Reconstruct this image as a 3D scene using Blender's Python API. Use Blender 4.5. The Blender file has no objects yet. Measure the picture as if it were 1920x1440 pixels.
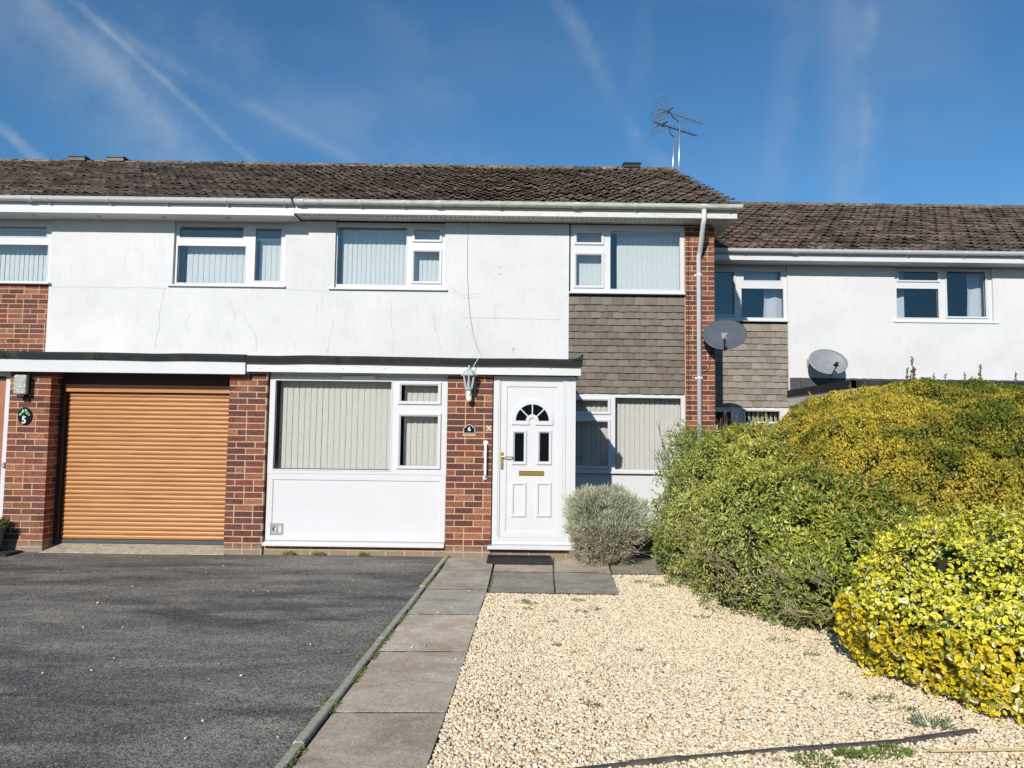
import bpy, math, random
import numpy as np
from mathutils import Vector, Matrix, noise as mnoise
random.seed(7)
rng = np.random.default_rng(7)
SC = bpy.context.scene
COL = SC.collection
PI = math.pi

# ------------------------------------------------------------------ camera
F = 1400.0                      # focal length in pixels of the 1920 px photo
PITCH = math.atan(98 / F); ROLL = 0.0125
EYE = Vector((0, 0, 1.45))
fw = Vector((0, math.cos(PITCH), math.sin(PITCH)))
r0 = Vector((1, 0, 0)); u0 = r0.cross(fw)
rc = r0 * math.cos(ROLL) + u0 * math.sin(ROLL)
uc = -r0 * math.sin(ROLL) + u0 * math.cos(ROLL)
cam = bpy.data.cameras.new('camera'); camo = bpy.data.objects.new('camera', cam); COL.objects.link(camo)
m = Matrix((rc, uc, -fw)).transposed().to_4x4(); m.translation = EYE
camo.matrix_world = m
cam.sensor_width = 36; cam.lens = F / 1920 * 36; cam.clip_end = 3000; cam.clip_start = 0.05
SC.camera = camo

def ray(px, py):
    return rc * ((px - 960) / F) - uc * ((py - 720) / F) + fw
def at(px, py, Y):              # survey: photo point -> point on the vertical plane at distance Y
    d = ray(px, py); return EYE + d * (Y / d.y)
def G(px, py, z=0.0):           # survey: photo point -> point on the ground
    d = ray(px, py); return EYE + d * ((z - EYE.z) / d.z)
def R(x0, y0, x1, y1, Y):       # rectangle on a facade: X0, X1, Z0, Z1
    ym = (y0 + y1) / 2; xm = (x0 + x1) / 2
    return at(x0, ym, Y).x, at(x1, ym, Y).x, at(xm, y1, Y).z, at(xm, y0, Y).z

# ------------------------------------------------------------------ object helpers
def tag(o, label=None, cat=None, group=None, kind=None):
    if label: o['label'] = label
    if cat: o['category'] = cat
    if group: o['group'] = group
    if kind: o['kind'] = kind
    return o
def thing(name, loc, label, cat, group=None):
    o = bpy.data.objects.new(name, None); COL.objects.link(o); o.location = loc
    o.empty_display_size = 0.2
    return tag(o, label, cat, group)
def link(me, name, parent=None, origin=None):
    o = bpy.data.objects.new(name, me); COL.objects.link(o)
    if parent is not None:
        o.parent = parent
        if parent.type == 'EMPTY': o.location = -parent.location
    elif origin is not None:
        me.transform(Matrix.Translation(-Vector(origin))); o.location = origin
    return o

class MB:
    def __init__(s): s.v = []; s.f = []; s.c = []
    def add(s, vs, fs, col=(1, 1, 1)):
        b = len(s.v); s.v += [tuple(p) for p in vs]; s.f += [tuple(b + i for i in f) for f in fs]
        s.c += [col] * len(vs); return s
    def box(s, x0, x1, y0, y1, z0, z1, col=(1, 1, 1), jit=0):
        if x1 < x0: x0, x1 = x1, x0
        if y1 < y0: y0, y1 = y1, y0
        if z1 < z0: z0, z1 = z1, z0
        vs = [(x, y, z) for x in (x0, x1) for y in (y0, y1) for z in (z0, z1)]
        if jit: vs = [tuple(a + random.uniform(-jit, jit) for a in p) for p in vs]
        return s.add(vs, [(0, 1, 3, 2), (4, 6, 7, 5), (0, 4, 5, 1), (2, 3, 7, 6), (0, 2, 6, 4), (1, 5, 7, 3)], col)
    def plate(s, X0, X1, Z0, Z1, Y0, Y1, holes=(), col=(1, 1, 1)):
        """slab facing -Y with rectangular holes (X0,X1,Z0,Z1)"""
        xs = sorted({X0, X1, *[h[0] for h in holes], *[h[1] for h in holes]})
        zs = sorted({Z0, Z1, *[h[2] for h in holes], *[h[3] for h in holes]})
        xs = [x for x in xs if X0 <= x <= X1]; zs = [z for z in zs if Z0 <= z <= Z1]
        nx, nz = len(xs) - 1, len(zs) - 1
        def solid(i, j):
            if i < 0 or j < 0 or i >= nx or j >= nz: return False
            cx = (xs[i] + xs[i + 1]) / 2; cz = (zs[j] + zs[j + 1]) / 2
            return not any(h[0] < cx < h[1] and h[2] < cz < h[3] for h in holes)
        for i in range(nx):
            for j in range(nz):
                if not solid(i, j): continue
                a, b, c, d = xs[i], xs[i + 1], zs[j], zs[j + 1]
                s.add([(a, Y0, c), (b, Y0, c), (b, Y0, d), (a, Y0, d)], [(0, 1, 2, 3)], col)
                s.add([(a, Y1, c), (b, Y1, c), (b, Y1, d), (a, Y1, d)], [(3, 2, 1, 0)], col)
                if not solid(i - 1, j): s.add([(a, Y0, c), (a, Y0, d), (a, Y1, d), (a, Y1, c)], [(0, 1, 2, 3)], col)
                if not solid(i + 1, j): s.add([(b, Y0, c), (b, Y1, c), (b, Y1, d), (b, Y0, d)], [(0, 1, 2, 3)], col)
                if not solid(i, j - 1): s.add([(a, Y0, c), (a, Y1, c), (b, Y1, c), (b, Y0, c)], [(0, 1, 2, 3)], col)
                if not solid(i, j + 1): s.add([(a, Y0, d), (b, Y0, d), (b, Y1, d), (a, Y1, d)], [(0, 1, 2, 3)], col)
        return s
    def ring(s, X0, X1, Z0, Z1, w, Y0, Y1, cham=0.0, col=(1, 1, 1)):
        """mitred rectangular moulding, front face at Y0, width w, inner and outer edge chamfered"""
        prof = [(0, Y1), (0, Y0 + cham), (cham, Y0), (w - cham, Y0), (w, Y0 + cham), (w, Y1)]
        cs = [(X0, Z0, 1, 1), (X1, Z0, -1, 1), (X1, Z1, -1, -1), (X0, Z1, 1, -1)]
        vs = [(cx + sx * o, y, cz + sz * o) for cx, cz, sx, sz in cs for o, y in prof]
        n = len(prof); fs = []
        for k in range(4):
            k2 = (k + 1) % 4
            for i in range(n - 1):
                fs.append((k * n + i, k2 * n + i, k2 * n + i + 1, k * n + i + 1))
        return s.add(vs, fs, col)
    def tube(s, pts, r, n=8, col=(1, 1, 1), cap=True, r1=None):
        pts = [Vector(p) for p in pts]; b = len(s.v); vs = []; N = len(pts)
        a = None
        for i, p in enumerate(pts):
            d = (pts[min(i + 1, N - 1)] - pts[max(i - 1, 0)]).normalized()
            if a is None: a = d.cross(Vector((0, 0, 1)) if abs(d.z) < 0.9 else Vector((1, 0, 0))).normalized()
            else: a = (a - d * a.dot(d)).normalized()
            c = d.cross(a)
            rr = r if r1 is None else r + (r1 - r) * i / max(1, N - 1)
            for k in range(n):
                t = 2 * PI * k / n; vs.append(p + a * (rr * math.cos(t)) + c * (rr * math.sin(t)))
        fs = [(i * n + k, i * n + (k + 1) % n, (i + 1) * n + (k + 1) % n, (i + 1) * n + k) for i in range(N - 1) for k in range(n)]
        if cap: fs += [tuple(range(n - 1, -1, -1)), tuple((N - 1) * n + k for k in range(n))]
        return s.add(vs, fs, col)
    def lathe(s, prof, cx, cy, n=20, col=(1, 1, 1)):
        vs = [(cx + r * math.cos(2 * PI * k / n), cy + r * math.sin(2 * PI * k / n), z) for r, z in prof for k in range(n)]
        fs = [(i * n + k, i * n + (k + 1) % n, (i + 1) * n + (k + 1) % n, (i + 1) * n + k) for i in range(len(prof) - 1) for k in range(n)]
        fs += [tuple(range(n - 1, -1, -1)), tuple((len(prof) - 1) * n + k for k in range(n))]
        return s.add(vs, fs, col)
    def arc(s, cx, cz, ra, rb, a0, a1, Y0, Y1, n=24, col=(1, 1, 1)):
        """flat arc band facing -Y"""
        vs = []; 
        for k in range(n + 1):
            t = a0 + (a1 - a0) * k / n
            for r, y in ((ra, Y1), (ra, Y0), (rb, Y0), (rb, Y1)):
                vs.append((cx + r * math.cos(t), y, cz + r * math.sin(t)))
        fs = [(k * 4 + i, (k + 1) * 4 + i, (k + 1) * 4 + (i + 1) % 4, k * 4 + (i + 1) % 4) for k in range(n) for i in range(4)]
        fs += [(0, 1, 2, 3), (n * 4 + 3, n * 4 + 2, n * 4 + 1, n * 4)]
        return s.add(vs, fs, col)
    def prism(s, pts, Y0, Y1, col=(1, 1, 1)):
        """polygon (X,Z) extruded from Y0 to Y1"""
        n = len(pts); vs = [(x, Y0, z) for x, z in pts] + [(x, Y1, z) for x, z in pts]
        fs = [tuple(range(n)), tuple(range(2 * n - 1, n - 1, -1))] + [(i, n + i, n + (i + 1) % n, (i + 1) % n) for i in range(n)]
        return s.add(vs, fs, col)
    def prismx(s, pts, X0, X1, col=(1, 1, 1)):
        """polygon (Y,Z) extruded along X"""
        n = len(pts); vs = [(X0, y, z) for y, z in pts] + [(X1, y, z) for y, z in pts]
        fs = [tuple(range(n)), tuple(range(2 * n - 1, n - 1, -1))] + [(i, n + i, n + (i + 1) % n, (i + 1) % n) for i in range(n)]
        return s.add(vs, fs, col)
    def ribbon(s, pts, w, Y):
        """thin line lying on a facade plane"""
        P = [Vector((p[0], Y, p[1])) for p in pts]; N = len(P); vs = []
        for i, p in enumerate(P):
            d = (P[min(i + 1, N - 1)] - P[max(i - 1, 0)]).normalized(); nn = Vector((-d.z, 0, d.x))
            ww = w * random.uniform(0.4, 1.0)
            vs += [p + nn * ww / 2, p - nn * ww / 2]
        return s.add(vs, [(2 * i, 2 * i + 1, 2 * i + 3, 2 * i + 2) for i in range(N - 1)])
    def build(s, name, mat, parent=None, origin=None, smooth=False, bevel=0, seg=2, fix=True):
        me = bpy.data.meshes.new(name); me.from_pydata(s.v, [], s.f)
        a = me.color_attributes.new('Col', 'FLOAT_COLOR', 'POINT')
        arr = np.ones((len(s.v), 4), dtype=np.float32); arr[:, :3] = np.array(s.c, dtype=np.float32)
        a.data.foreach_set('color', arr.ravel())
        if fix:
            import bmesh
            b = bmesh.new(); b.from_mesh(me)
            if bevel: bmesh.ops.remove_doubles(b, verts=b.verts, dist=1e-5)
            bmesh.ops.recalc_face_normals(b, faces=b.faces); b.to_mesh(me); b.free()
        me.materials.append(mat)
        if smooth: me.polygons.foreach_set('use_smooth', [True] * len(me.polygons))
        o = link(me, name, parent, origin)
        if bevel:
            md = o.modifiers.new('bevel', 'BEVEL'); md.width = bevel; md.segments = seg; md.limit_method = 'ANGLE'; md.angle_limit = 0.6
        return o

def np_mesh(name, V, Fc, C, mat, parent=None, origin=None, smooth=False):
    """V (n,3), Fc (m,k) same sided faces, C (n,3)"""
    me = bpy.data.meshes.new(name); n = len(V); mm, k = Fc.shape
    me.vertices.add(n); me.vertices.foreach_set('co', V.astype(np.float32).ravel())
    me.loops.add(mm * k); me.loops.foreach_set('vertex_index', Fc.astype(np.int32).ravel())
    me.polygons.add(mm); me.polygons.foreach_set('loop_start', np.arange(0, mm * k, k, dtype=np.int32))
    me.update(calc_edges=True)
    a = me.color_attributes.new('Col', 'FLOAT_COLOR', 'POINT')
    arr = np.ones((n, 4), dtype=np.float32); arr[:, :3] = C
    a.data.foreach_set('color', arr.ravel())
    me.materials.append(mat)
    me.polygons.foreach_set('use_smooth', np.full(mm, smooth))
    return link(me, name, parent, origin)

# ------------------------------------------------------------------ materials
class NT:
    def __init__(s, name):
        s.m = bpy.data.materials.new(name); s.m.use_nodes = True; s.t = s.m.node_tree; s.n = s.t.nodes
        s.bsdf = s.n['Principled BSDF']; s.out = s.n['Material Output']; s._tc = None
    def new(s, typ, **kw):
        n = s.n.new(typ)
        for k, v in kw.items(): setattr(n, k, v)
        return n
    def link(s, a, b): s.t.links.new(a, b)
    @property
    def pos(s):
        if s._tc is None: s._tc = s.new('ShaderNodeNewGeometry').outputs['Position']
        return s._tc
    def noise(s, scale, detail=4, rough=0.55, dist=0, stretch=None, typ='NOISE'):
        src = s.pos
        if stretch:
            mp = s.new('ShaderNodeMapping'); mp.inputs['Scale'].default_value = stretch
            s.link(src, mp.inputs[0]); src = mp.outputs[0]
        if typ == 'VOR':
            n = s.new('ShaderNodeTexVoronoi'); n.inputs['Scale'].default_value = scale; s.link(src, n.inputs['Vector']); return n
        n = s.new('ShaderNodeTexNoise'); n.inputs['Scale'].default_value = scale; n.inputs['Detail'].default_value = detail
        n.inputs['Roughness'].default_value = rough; n.inputs['Distortion'].default_value = dist
        s.link(src, n.inputs['Vector']); return n
    def rng(s, val, a, b, lo=0, hi=1):
        n = s.new('ShaderNodeMapRange'); n.inputs['From Min'].default_value = a; n.inputs['From Max'].default_value = b
        n.inputs['To Min'].default_value = lo; n.inputs['To Max'].default_value = hi; s.link(val, n.inputs['Value']); return n.outputs[0]
    def math(s, op, a, b=None):
        n = s.new('ShaderNodeMath', operation=op)
        for i, x in enumerate((a, b)):
            if x is None: continue
            if isinstance(x, (int, float)): n.inputs[i].default_value = x
            else: s.link(x, n.inputs[i])
        return n.outputs[0]
    def mix(s, fac, a, b, typ='MIX'):
        n = s.new('ShaderNodeMix', data_type='RGBA', blend_type=typ)
        for idx, x in ((0, fac), (6, a), (7, b)):
            if isinstance(x, (int, float)): n.inputs[idx].default_value = x
            elif isinstance(x, (tuple, list)): n.inputs[idx].default_value = (*x, 1)
            else: s.link(x, n.inputs[idx])
        return n.outputs[2]
    def attr(s):
        return s.new('ShaderNodeVertexColor', layer_name='Col').outputs[0]
    def base(s, c, rough=0.6, spec=0.5, metal=0):
        if isinstance(c, (tuple, list)): s.bsdf.inputs['Base Color'].default_value = (*c, 1)
        else: s.link(c, s.bsdf.inputs['Base Color'])
        if isinstance(rough, (int, float)): s.bsdf.inputs['Roughness'].default_value = rough
        else: s.link(rough, s.bsdf.inputs['Roughness'])
        s.bsdf.inputs['Specular IOR Level'].default_value = spec; s.bsdf.inputs['Metallic'].default_value = metal
    def bump(s, h, strength=0.3, dist=0.01):
        n = s.new('ShaderNodeBump'); n.inputs['Strength'].default_value = strength; n.inputs['Distance'].default_value = dist
        s.link(h, n.inputs['Height']); s.link(n.outputs[0], s.bsdf.inputs['Normal'])

def simple(name, c, rough=0.5, var=0.12, scale=9, bump=0.0, bscale=60, metal=0, spec=0.5, dirt=None):
    t = NT(name); n = t.noise(scale, 5)
    f = t.rng(n.outputs[0], 0.35, 0.65, 0, 1)
    dk = tuple(x * (1 - var) for x in c)
    col = t.mix(f, dk, c)
    if dirt:
        n2 = t.noise(dirt[1], 6, 0.65, stretch=dirt[3] if len(dirt) > 3 else None)
        col = t.mix(t.rng(n2.outputs[0], 0.52, 0.78, 0, dirt[2]), col, dirt[0])
    t.base(col, rough, spec, metal)
    if bump:
        t.bump(t.noise(bscale, 5).outputs[0], bump, 0.01)
    return t.m

M = {}
# painted render
t = NT('white_render')
n1 = t.noise(1.3, 6, 0.6); n2 = t.noise(6, 5, 0.6, stretch=(3, 3, 0.5)); n3 = t.noise(70, 4, 0.6); n4 = t.noise(14, 4)
c = t.mix(t.rng(n1.outputs[0], 0.4, 0.7), (0.675, 0.668, 0.66), (0.605, 0.60, 0.59))
c = t.mix(t.rng(n2.outputs[0], 0.54, 0.78, 0, 0.34), c, (0.50, 0.48, 0.43))
c = t.mix(t.rng(n4.outputs[0], 0.62, 0.75, 0, 0.25), c, (0.52, 0.52, 0.52))
t.base(c, 0.85, 0.25)
h = t.math('ADD', t.math('MULTIPLY', n3.outputs[0], 0.5), t.math('MULTIPLY', n4.outputs[0], 0.9))
t.bump(h, 0.35, 0.012); M['render'] = t.m
M['upvc'] = simple('white_upvc', (0.66, 0.66, 0.665), 0.28, 0.03, 3, dirt=((0.55, 0.53, 0.48), 5, 0.22, (1, 1, 3)))
M['upvc_old'] = simple('weathered_white_upvc', (0.66, 0.65, 0.61), 0.4, 0.06, 6, dirt=((0.30, 0.31, 0.20), 9, 0.65, (1, 1, 2.5)))
M['gutter_old'] = simple('dirty_gutter_plastic', (0.70, 0.69, 0.63), 0.42, 0.08, 8, dirt=((0.16, 0.18, 0.08), 12, 0.8, (0.5, 1, 3)))
M['white_wood'] = simple('white_painted_board', (0.66, 0.66, 0.64), 0.5, 0.06, 5, 0.08, 50, dirt=((0.45, 0.43, 0.36), 7, 0.35, (1, 1, 4)))
# brick with mottled faces
t = NT('brick')
a = t.attr(); n1 = t.noise(28, 6, 0.65); n2 = t.noise(160, 4, 0.6); n3 = t.noise(2.2, 5)
c = t.mix(t.rng(n1.outputs[0], 0.42, 0.66, 0, 0.75), a, t.mix(1.0, a, (0.42, 0.40, 0.46), 'MULTIPLY'))
c = t.mix(t.rng(n2.outputs[0], 0.55, 0.75, 0, 0.35), c, (0.42, 0.22, 0.13))
c = t.mix(t.rng(n3.outputs[0], 0.6, 0.8, 0, 0.3), c, (0.45, 0.33, 0.25))
sx = t.new('ShaderNodeSeparateXYZ'); t.link(t.pos, sx.inputs[0]); n9 = t.noise(5, 5, 0.7)
lowz = t.rng(t.math('ADD', sx.outputs[2], t.math('MULTIPLY', n9.outputs[0], 0.12)), 0.12, 0.22, 0.8, 0.0)
c = t.mix(lowz, c, (0.30, 0.24, 0.18))
t.base(c, 0.85, 0.3)
t.bump(t.math('ADD', n2.outputs[0], n1.outputs[0]), 0.5, 0.006); M['brick'] = t.m
M['mortar'] = simple('sandy_mortar', (0.58, 0.40, 0.245), 0.95, 0.2, 25, 0.4, 120, spec=0.2)
# roof tile
t = NT('roof_tile')
a = t.attr(); n1 = t.noise(9, 7, 0.7); n2 = t.noise(38, 6, 0.7); n3 = t.noise(90, 4)
c = t.mix(t.rng(n1.outputs[0], 0.42, 0.62), a, t.mix(1.0, a, (0.45, 0.42, 0.42), 'MULTIPLY'))
c = t.mix(t.rng(n2.outputs[0], 0.56, 0.7, 0, 0.6), c, (0.34, 0.285, 0.20))
c = t.mix(t.rng(n3.outputs[0], 0.66, 0.72, 0, 0.5), c, (0.42, 0.38, 0.30))
t.base(c, 0.95, 0.2); t.bump(t.math('ADD', n2.outputs[0], n3.outputs[0]), 0.8, 0.02); M['tile'] = t.m
t = NT('moss'); n2 = t.noise(60, 5, 0.7); t.base(t.mix(t.rng(n2.outputs[0], 0.4, 0.65), t.attr(), (0.05, 0.045, 0.03)), 1, 0.1); t.bump(n2.outputs[0], 0.8, 0.02); M['moss'] = t.m
# vertical tile hanging
t = NT('hung_tile')
a = t.attr(); n1 = t.noise(12, 6, 0.65); n2 = t.noise(90, 4)
c = t.mix(t.rng(n1.outputs[0], 0.4, 0.7, 0, 0.4), a, (0.22, 0.205, 0.165))
c = t.mix(t.rng(n2.outputs[0], 0.5, 0.75, 0, 0.3), c, (0.08, 0.075, 0.065))
t.base(c, 0.9, 0.25); t.bump(n2.outputs[0], 0.4, 0.006); M['hung'] = t.m
M['felt'] = simple('mineral_roofing_felt', (0.026, 0.027, 0.028), 0.95, 0.4, 60, 0.7, 150, dirt=((0.10, 0.10, 0.05), 3, 0.6))
M['black'] = simple('black_plastic', (0.012, 0.013, 0.014), 0.4, 0.2)
M['blackgloss'] = simple('black_enamel', (0.010, 0.010, 0.014), 0.2, 0.1)
M['rubber'] = simple('black_rubber', (0.022, 0.022, 0.024), 0.8, 0.3, 30, 0.4)
M['galv'] = simple('galvanised_metal', (0.62, 0.63, 0.65), 0.38, 0.12, 20, metal=0.8)
M['alu'] = simple('dull_aluminium', (0.40, 0.41, 0.43), 0.5, 0.2, 20, metal=0.6)
M['brass'] = simple('aged_brass', (0.55, 0.38, 0.12), 0.35, 0.3, 40, metal=0.9)
M['lantern'] = simple('silver_grey_paint', (0.50, 0.54, 0.55), 0.4, 0.15, 30)
M['whitepl'] = simple('white_plastic', (0.80, 0.80, 0.78), 0.35, 0.05)
M['dishdark'] = simple('dark_grey_dish_paint', (0.075, 0.092, 0.112), 0.75, 0.15, 6, dirt=((0.15, 0.17, 0.18), 7, 0.4, (1, 1, 0.4)))
M['dishlight'] = simple('light_grey_dish_mesh', (0.27, 0.28, 0.29), 0.5, 0.12, 8)
M['greyvent'] = simple('grey_vent', (0.38, 0.39, 0.38), 0.6, 0.2)
M['dkgrey'] = simple('dark_grey_trim', (0.07, 0.075, 0.085), 0.6, 0.2)
M['pot'] = simple('blue_grey_glaze', (0.07, 0.12, 0.17), 0.35, 0.3, 20)
M['soil'] = simple('dark_soil', (0.075, 0.055, 0.035), 1, 0.4, 30, 0.6)
M['wallin'] = simple('interior_plaster', (0.22, 0.22, 0.21), 0.9)
M['crack'] = simple('hairline_crack', (0.24, 0.23, 0.21), 0.9)
M['concrete'] = simple('rough_concrete', (0.55, 0.47, 0.34), 0.95, 0.3, 18, 0.6, 80, dirt=((0.14, 0.12, 0.08), 8, 0.7))
M['kerb'] = simple('kerb_concrete', (0.50, 0.45, 0.36), 0.95, 0.3, 25, 0.6, 90, dirt=((0.14, 0.12, 0.08), 14, 0.8))
M['timber'] = simple('rotten_edging_timber', (0.13, 0.115, 0.10), 0.95, 0.5, 20, 0.6, 60)
M['cane'] = simple('bamboo_cane', (0.62, 0.47, 0.24), 0.6, 0.2, 30)
M['brown'] = simple('brown_door_paint', (0.38, 0.15, 0.07), 0.4, 0.15, 10)
M['shadebrown'] = simple('shaded_brown_paint', (0.05, 0.02, 0.012), 0.6, 0.15, 10)  # brown darkened to paint in the shadow on garage guide and header
M['cream'] = simple('cream_paint', (0.62, 0.55, 0.38), 0.6)
M['cable'] = simple('grey_cable', (0.30, 0.29, 0.27), 0.6)
M['bark'] = simple('pale_bark', (0.46, 0.38, 0.26), 0.95, 0.4, 40, 0.5)
M['twig'] = simple('dry_twig', (0.20, 0.16, 0.125), 0.95, 0.4, 40)
# golden oak garage slats
t = NT('golden_oak_laminate')
n1 = t.noise(3.5, 6, 0.6, 0.6, stretch=(0.7, 1, 30)); n2 = t.noise(30, 3, stretch=(0.2, 1, 6))
c = t.mix(t.rng(n1.outputs[0], 0.35, 0.65), (0.36, 0.145, 0.040), (0.55, 0.265, 0.095))
c = t.mix(t.rng(n2.outputs[0], 0.6, 0.75, 0, 0.4), c, (0.25, 0.09, 0.03))
t.base(c, 0.38, 0.5); M['oak'] = t.m
# glass: clear, reflecting more at grazing angles
def glass(name, tint, refl):
    t = NT(name); t.n.remove(t.bsdf)
    tr = t.new('ShaderNodeBsdfTransparent'); tr.inputs[0].default_value = (*tint, 1)
    gl = t.new('ShaderNodeBsdfGlossy'); gl.inputs['Roughness'].default_value = 0.01; gl.inputs['Color'].default_value = (1, 1, 1, 1)
    lw = t.new('ShaderNodeLayerWeight'); lw.inputs[0].default_value = 0.5; fq = t.math('ADD', 0.045, t.math('MULTIPLY', t.math('POWER', lw.outputs['Facing'], 5.0), 0.9))
    nb = t.new('ShaderNodeBump'); nb.inputs['Strength'].default_value = 0.04; nb.inputs['Distance'].default_value = 0.02
    t.link(t.noise(1.5, 1).outputs[0], nb.inputs['Height']); t.link(nb.outputs[0], gl.inputs['Normal'])
    mx = t.new('ShaderNodeMixShader'); t.link(t.math('MULTIPLY', fq, refl), mx.inputs[0])
    t.link(tr.outputs[0], mx.inputs[1]); t.link(gl.outputs[0], mx.inputs[2]); t.link(mx.outputs[0], t.out.inputs[0]); return t.m
M['glass'] = glass('window_glass', (0.97, 0.975, 0.972), 1.3)
M['glass_dark'] = glass('tinted_window_glass', (0.93, 0.95, 0.97), 1.25)
M['lens'] = simple('frosted_lens', (0.50, 0.50, 0.45), 0.25, 0.5, 45, 0.8, 60)
t = NT('door_glass'); t.base((0.006, 0.007, 0.009), 0.06, 0.6); M['doorglass'] = t.m
def fabric(name, c, tl=0.35):
    t = NT(name); n = t.noise(120, 3, stretch=(1, 1, 0.25)); n2 = t.noise(20, 3, stretch=(1, 1, 0.3))
    col = t.mix(t.rng(n.outputs[0], 0.35, 0.7), c, tuple(x * 0.82 for x in c)); col = t.mix(t.rng(n2.outputs[0], 0.45, 0.7, 0, 0.5), col, tuple(x * 0.88 for x in c))
    t.base(col, 0.9, 0.1)
    tl_ = t.new('ShaderNodeBsdfTranslucent'); t.link(col, tl_.inputs[0]); mx = t.new('ShaderNodeMixShader'); mx.inputs[0].default_value = tl
    t.link(t.bsdf.outputs[0], mx.inputs[1]); t.link(tl_.outputs[0], mx.inputs[2]); t.link(mx.outputs[0], t.out.inputs[0]); return t.m
M['blind_cream'] = fabric('cream_blind_fabric', (0.78, 0.755, 0.70), 0.12)
M['blind_pale'] = fabric('pale_green_white_blind_fabric', (0.72, 0.765, 0.76), 0.12)
M['curtain'] = fabric('white_curtain_fabric', (0.80, 0.81, 0.82), 0.25)
def leafmat(name, tl=0.3, rough=0.45, spec=0.5):
    t = NT(name); a = t.attr(); t.base(a, rough, spec)
    tr = t.new('ShaderNodeBsdfTranslucent'); t.link(t.mix(1.0, a, (1.0, 1.0, 0.5), 'MULTIPLY'), tr.inputs[0])
    mx = t.new('ShaderNodeMixShader'); mx.inputs[0].default_value = tl
    t.link(t.bsdf.outputs[0], mx.inputs[1]); t.link(tr.outputs[0], mx.inputs[2]); t.link(mx.outputs[0], t.out.inputs[0]); return t.m
M['leaf'] = leafmat('glossy_leaf', 0.14, 0.42, 0.5); M['leafmatt'] = leafmat('matt_leaf', 0.16, 0.7, 0.3)
# asphalt
t = NT('asphalt')
n1 = t.noise(0.6, 6, 0.62, 0.8, stretch=(1, 1.9, 1)); n4 = t.noise(1.7, 6, 0.65, stretch=(0.6, 1.9, 1)); n6 = t.noise(7, 6, 0.7)
vr = t.noise(120, typ='VOR'); v2 = t.noise(60, typ='VOR'); nf = t.noise(260, 3, 0.7)
c = t.mix(t.rng(n1.outputs[0], 0.36, 0.62), (0.092, 0.088, 0.084), (0.245, 0.224, 0.190))
c = t.mix(t.rng(n4.outputs[0], 0.47, 0.66, 0, 0.9), c, (0.33, 0.295, 0.24))
c = t.mix(t.rng(n6.outputs[0], 0.5, 0.75, 0, 0.35), c, (0.12, 0.113, 0.108))
sp = t.new('ShaderNodeSeparateColor'); t.link(vr.outputs['Color'], sp.inputs[0])
sq = t.new('ShaderNodeSeparateColor'); t.link(v2.outputs['Color'], sq.inputs[0])
k = t.math('ADD', t.rng(sp.outputs[0], 0, 1, 0.35, 1.25), t.rng(sq.outputs[0], 0, 1, -0.15, 0.35))
cc = t.new('ShaderNodeCombineColor')
for i_ in range(3): t.link(k, cc.inputs[i_])
c = t.mix(1.0, c, cc.outputs[0], 'MULTIPLY')
c = t.mix(t.rng(sp.outputs[1], 0.955, 0.99, 0, 0.6), c, (0.50, 0.46, 0.40))
t.base(c, 0.9, 0.3)
t.bump(t.math('ADD', t.math('MULTIPLY', vr.outputs['Distance'], -1.0), t.math('MULTIPLY', nf.outputs[0], 0.4)), 0.55, 0.008); M['asphalt'] = t.m
# paving
t = NT('paving_slab')
a = t.attr(); n1 = t.noise(2.6, 7, 0.68, 0.7); n3 = t.noise(8, 7, 0.72, 0.4); n7 = t.noise(24, 6, 0.7); vr = t.noise(150, typ='VOR'); n2 = t.noise(90, 4, 0.65)
c = t.mix(t.rng(n1.outputs[0], 0.40, 0.64), a, t.mix(1.0, a, (0.66, 0.62, 0.56), 'MULTIPLY'))
c = t.mix(t.rng(n3.outputs[0], 0.50, 0.70, 0, 0.6), c, (0.60, 0.55, 0.46))
c = t.mix(t.rng(n7.outputs[0], 0.56, 0.70, 0, 0.55), c, (0.24, 0.215, 0.175))
sp = t.new('ShaderNodeSeparateColor'); t.link(vr.outputs['Color'], sp.inputs[0])
cc = t.new('ShaderNodeCombineColor'); k = t.rng(sp.outputs[0], 0, 1, 0.72, 1.18)
for i_ in range(3): t.link(k, cc.inputs[i_])
c = t.mix(1.0, c, cc.outputs[0], 'MULTIPLY')
t.base(c, 0.92, 0.3); t.bump(t.math('ADD', n2.outputs[0], t.math('MULTIPLY', n3.outputs[0], 1.5)), 0.3, 0.006); M['slab'] = t.m
t = NT('stone'); n = t.noise(120, 3); t.base(t.mix(t.rng(n.outputs[0], 0.4, 0.7, 0, 0.35), t.attr(), (0.5, 0.42, 0.32)), 0.75, 0.35); M['stone'] = t.m
M['sand'] = simple('sandy_sub_base', (0.62, 0.49, 0.33), 1, 0.4, 60, 0.9, 120)
M['earth'] = simple('grassy_earth', (0.06, 0.075, 0.03), 1, 0.4, 3, 0.5, 20)

# ------------------------------------------------------------------ light
SUN = Vector((0.343, 1.0, -0.53)).normalized()
sl = bpy.data.lights.new('sun', 'SUN'); so = bpy.data.objects.new('sun', sl); COL.objects.link(so)
sl.energy = 3.9; sl.angle = math.radians(0.5); sl.color = (1.0, 0.95, 0.875)
so.rotation_euler = SUN.to_track_quat('-Z', 'Y').to_euler(); so.location = (-4, -8, 12)
w = bpy.data.worlds.new('World'); SC.world = w; w.use_nodes = True; nt = w.node_tree; N = nt.nodes; L = nt.links
bg = N['Background']
sky = N.new('ShaderNodeTexSky'); sky.sky_type = 'NISHITA'; sky.sun_disc = False
sky.sun_elevation = math.asin(-SUN.z)
sky.sun_rotation = math.atan2(-SUN.x, -SUN.y)      # direction to the sun, measured from +Y towards +X
sky.air_density = 1.0; sky.dust_density = 0.2; sky.ozone_density = 4.0; sky.altitude = 50
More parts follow.
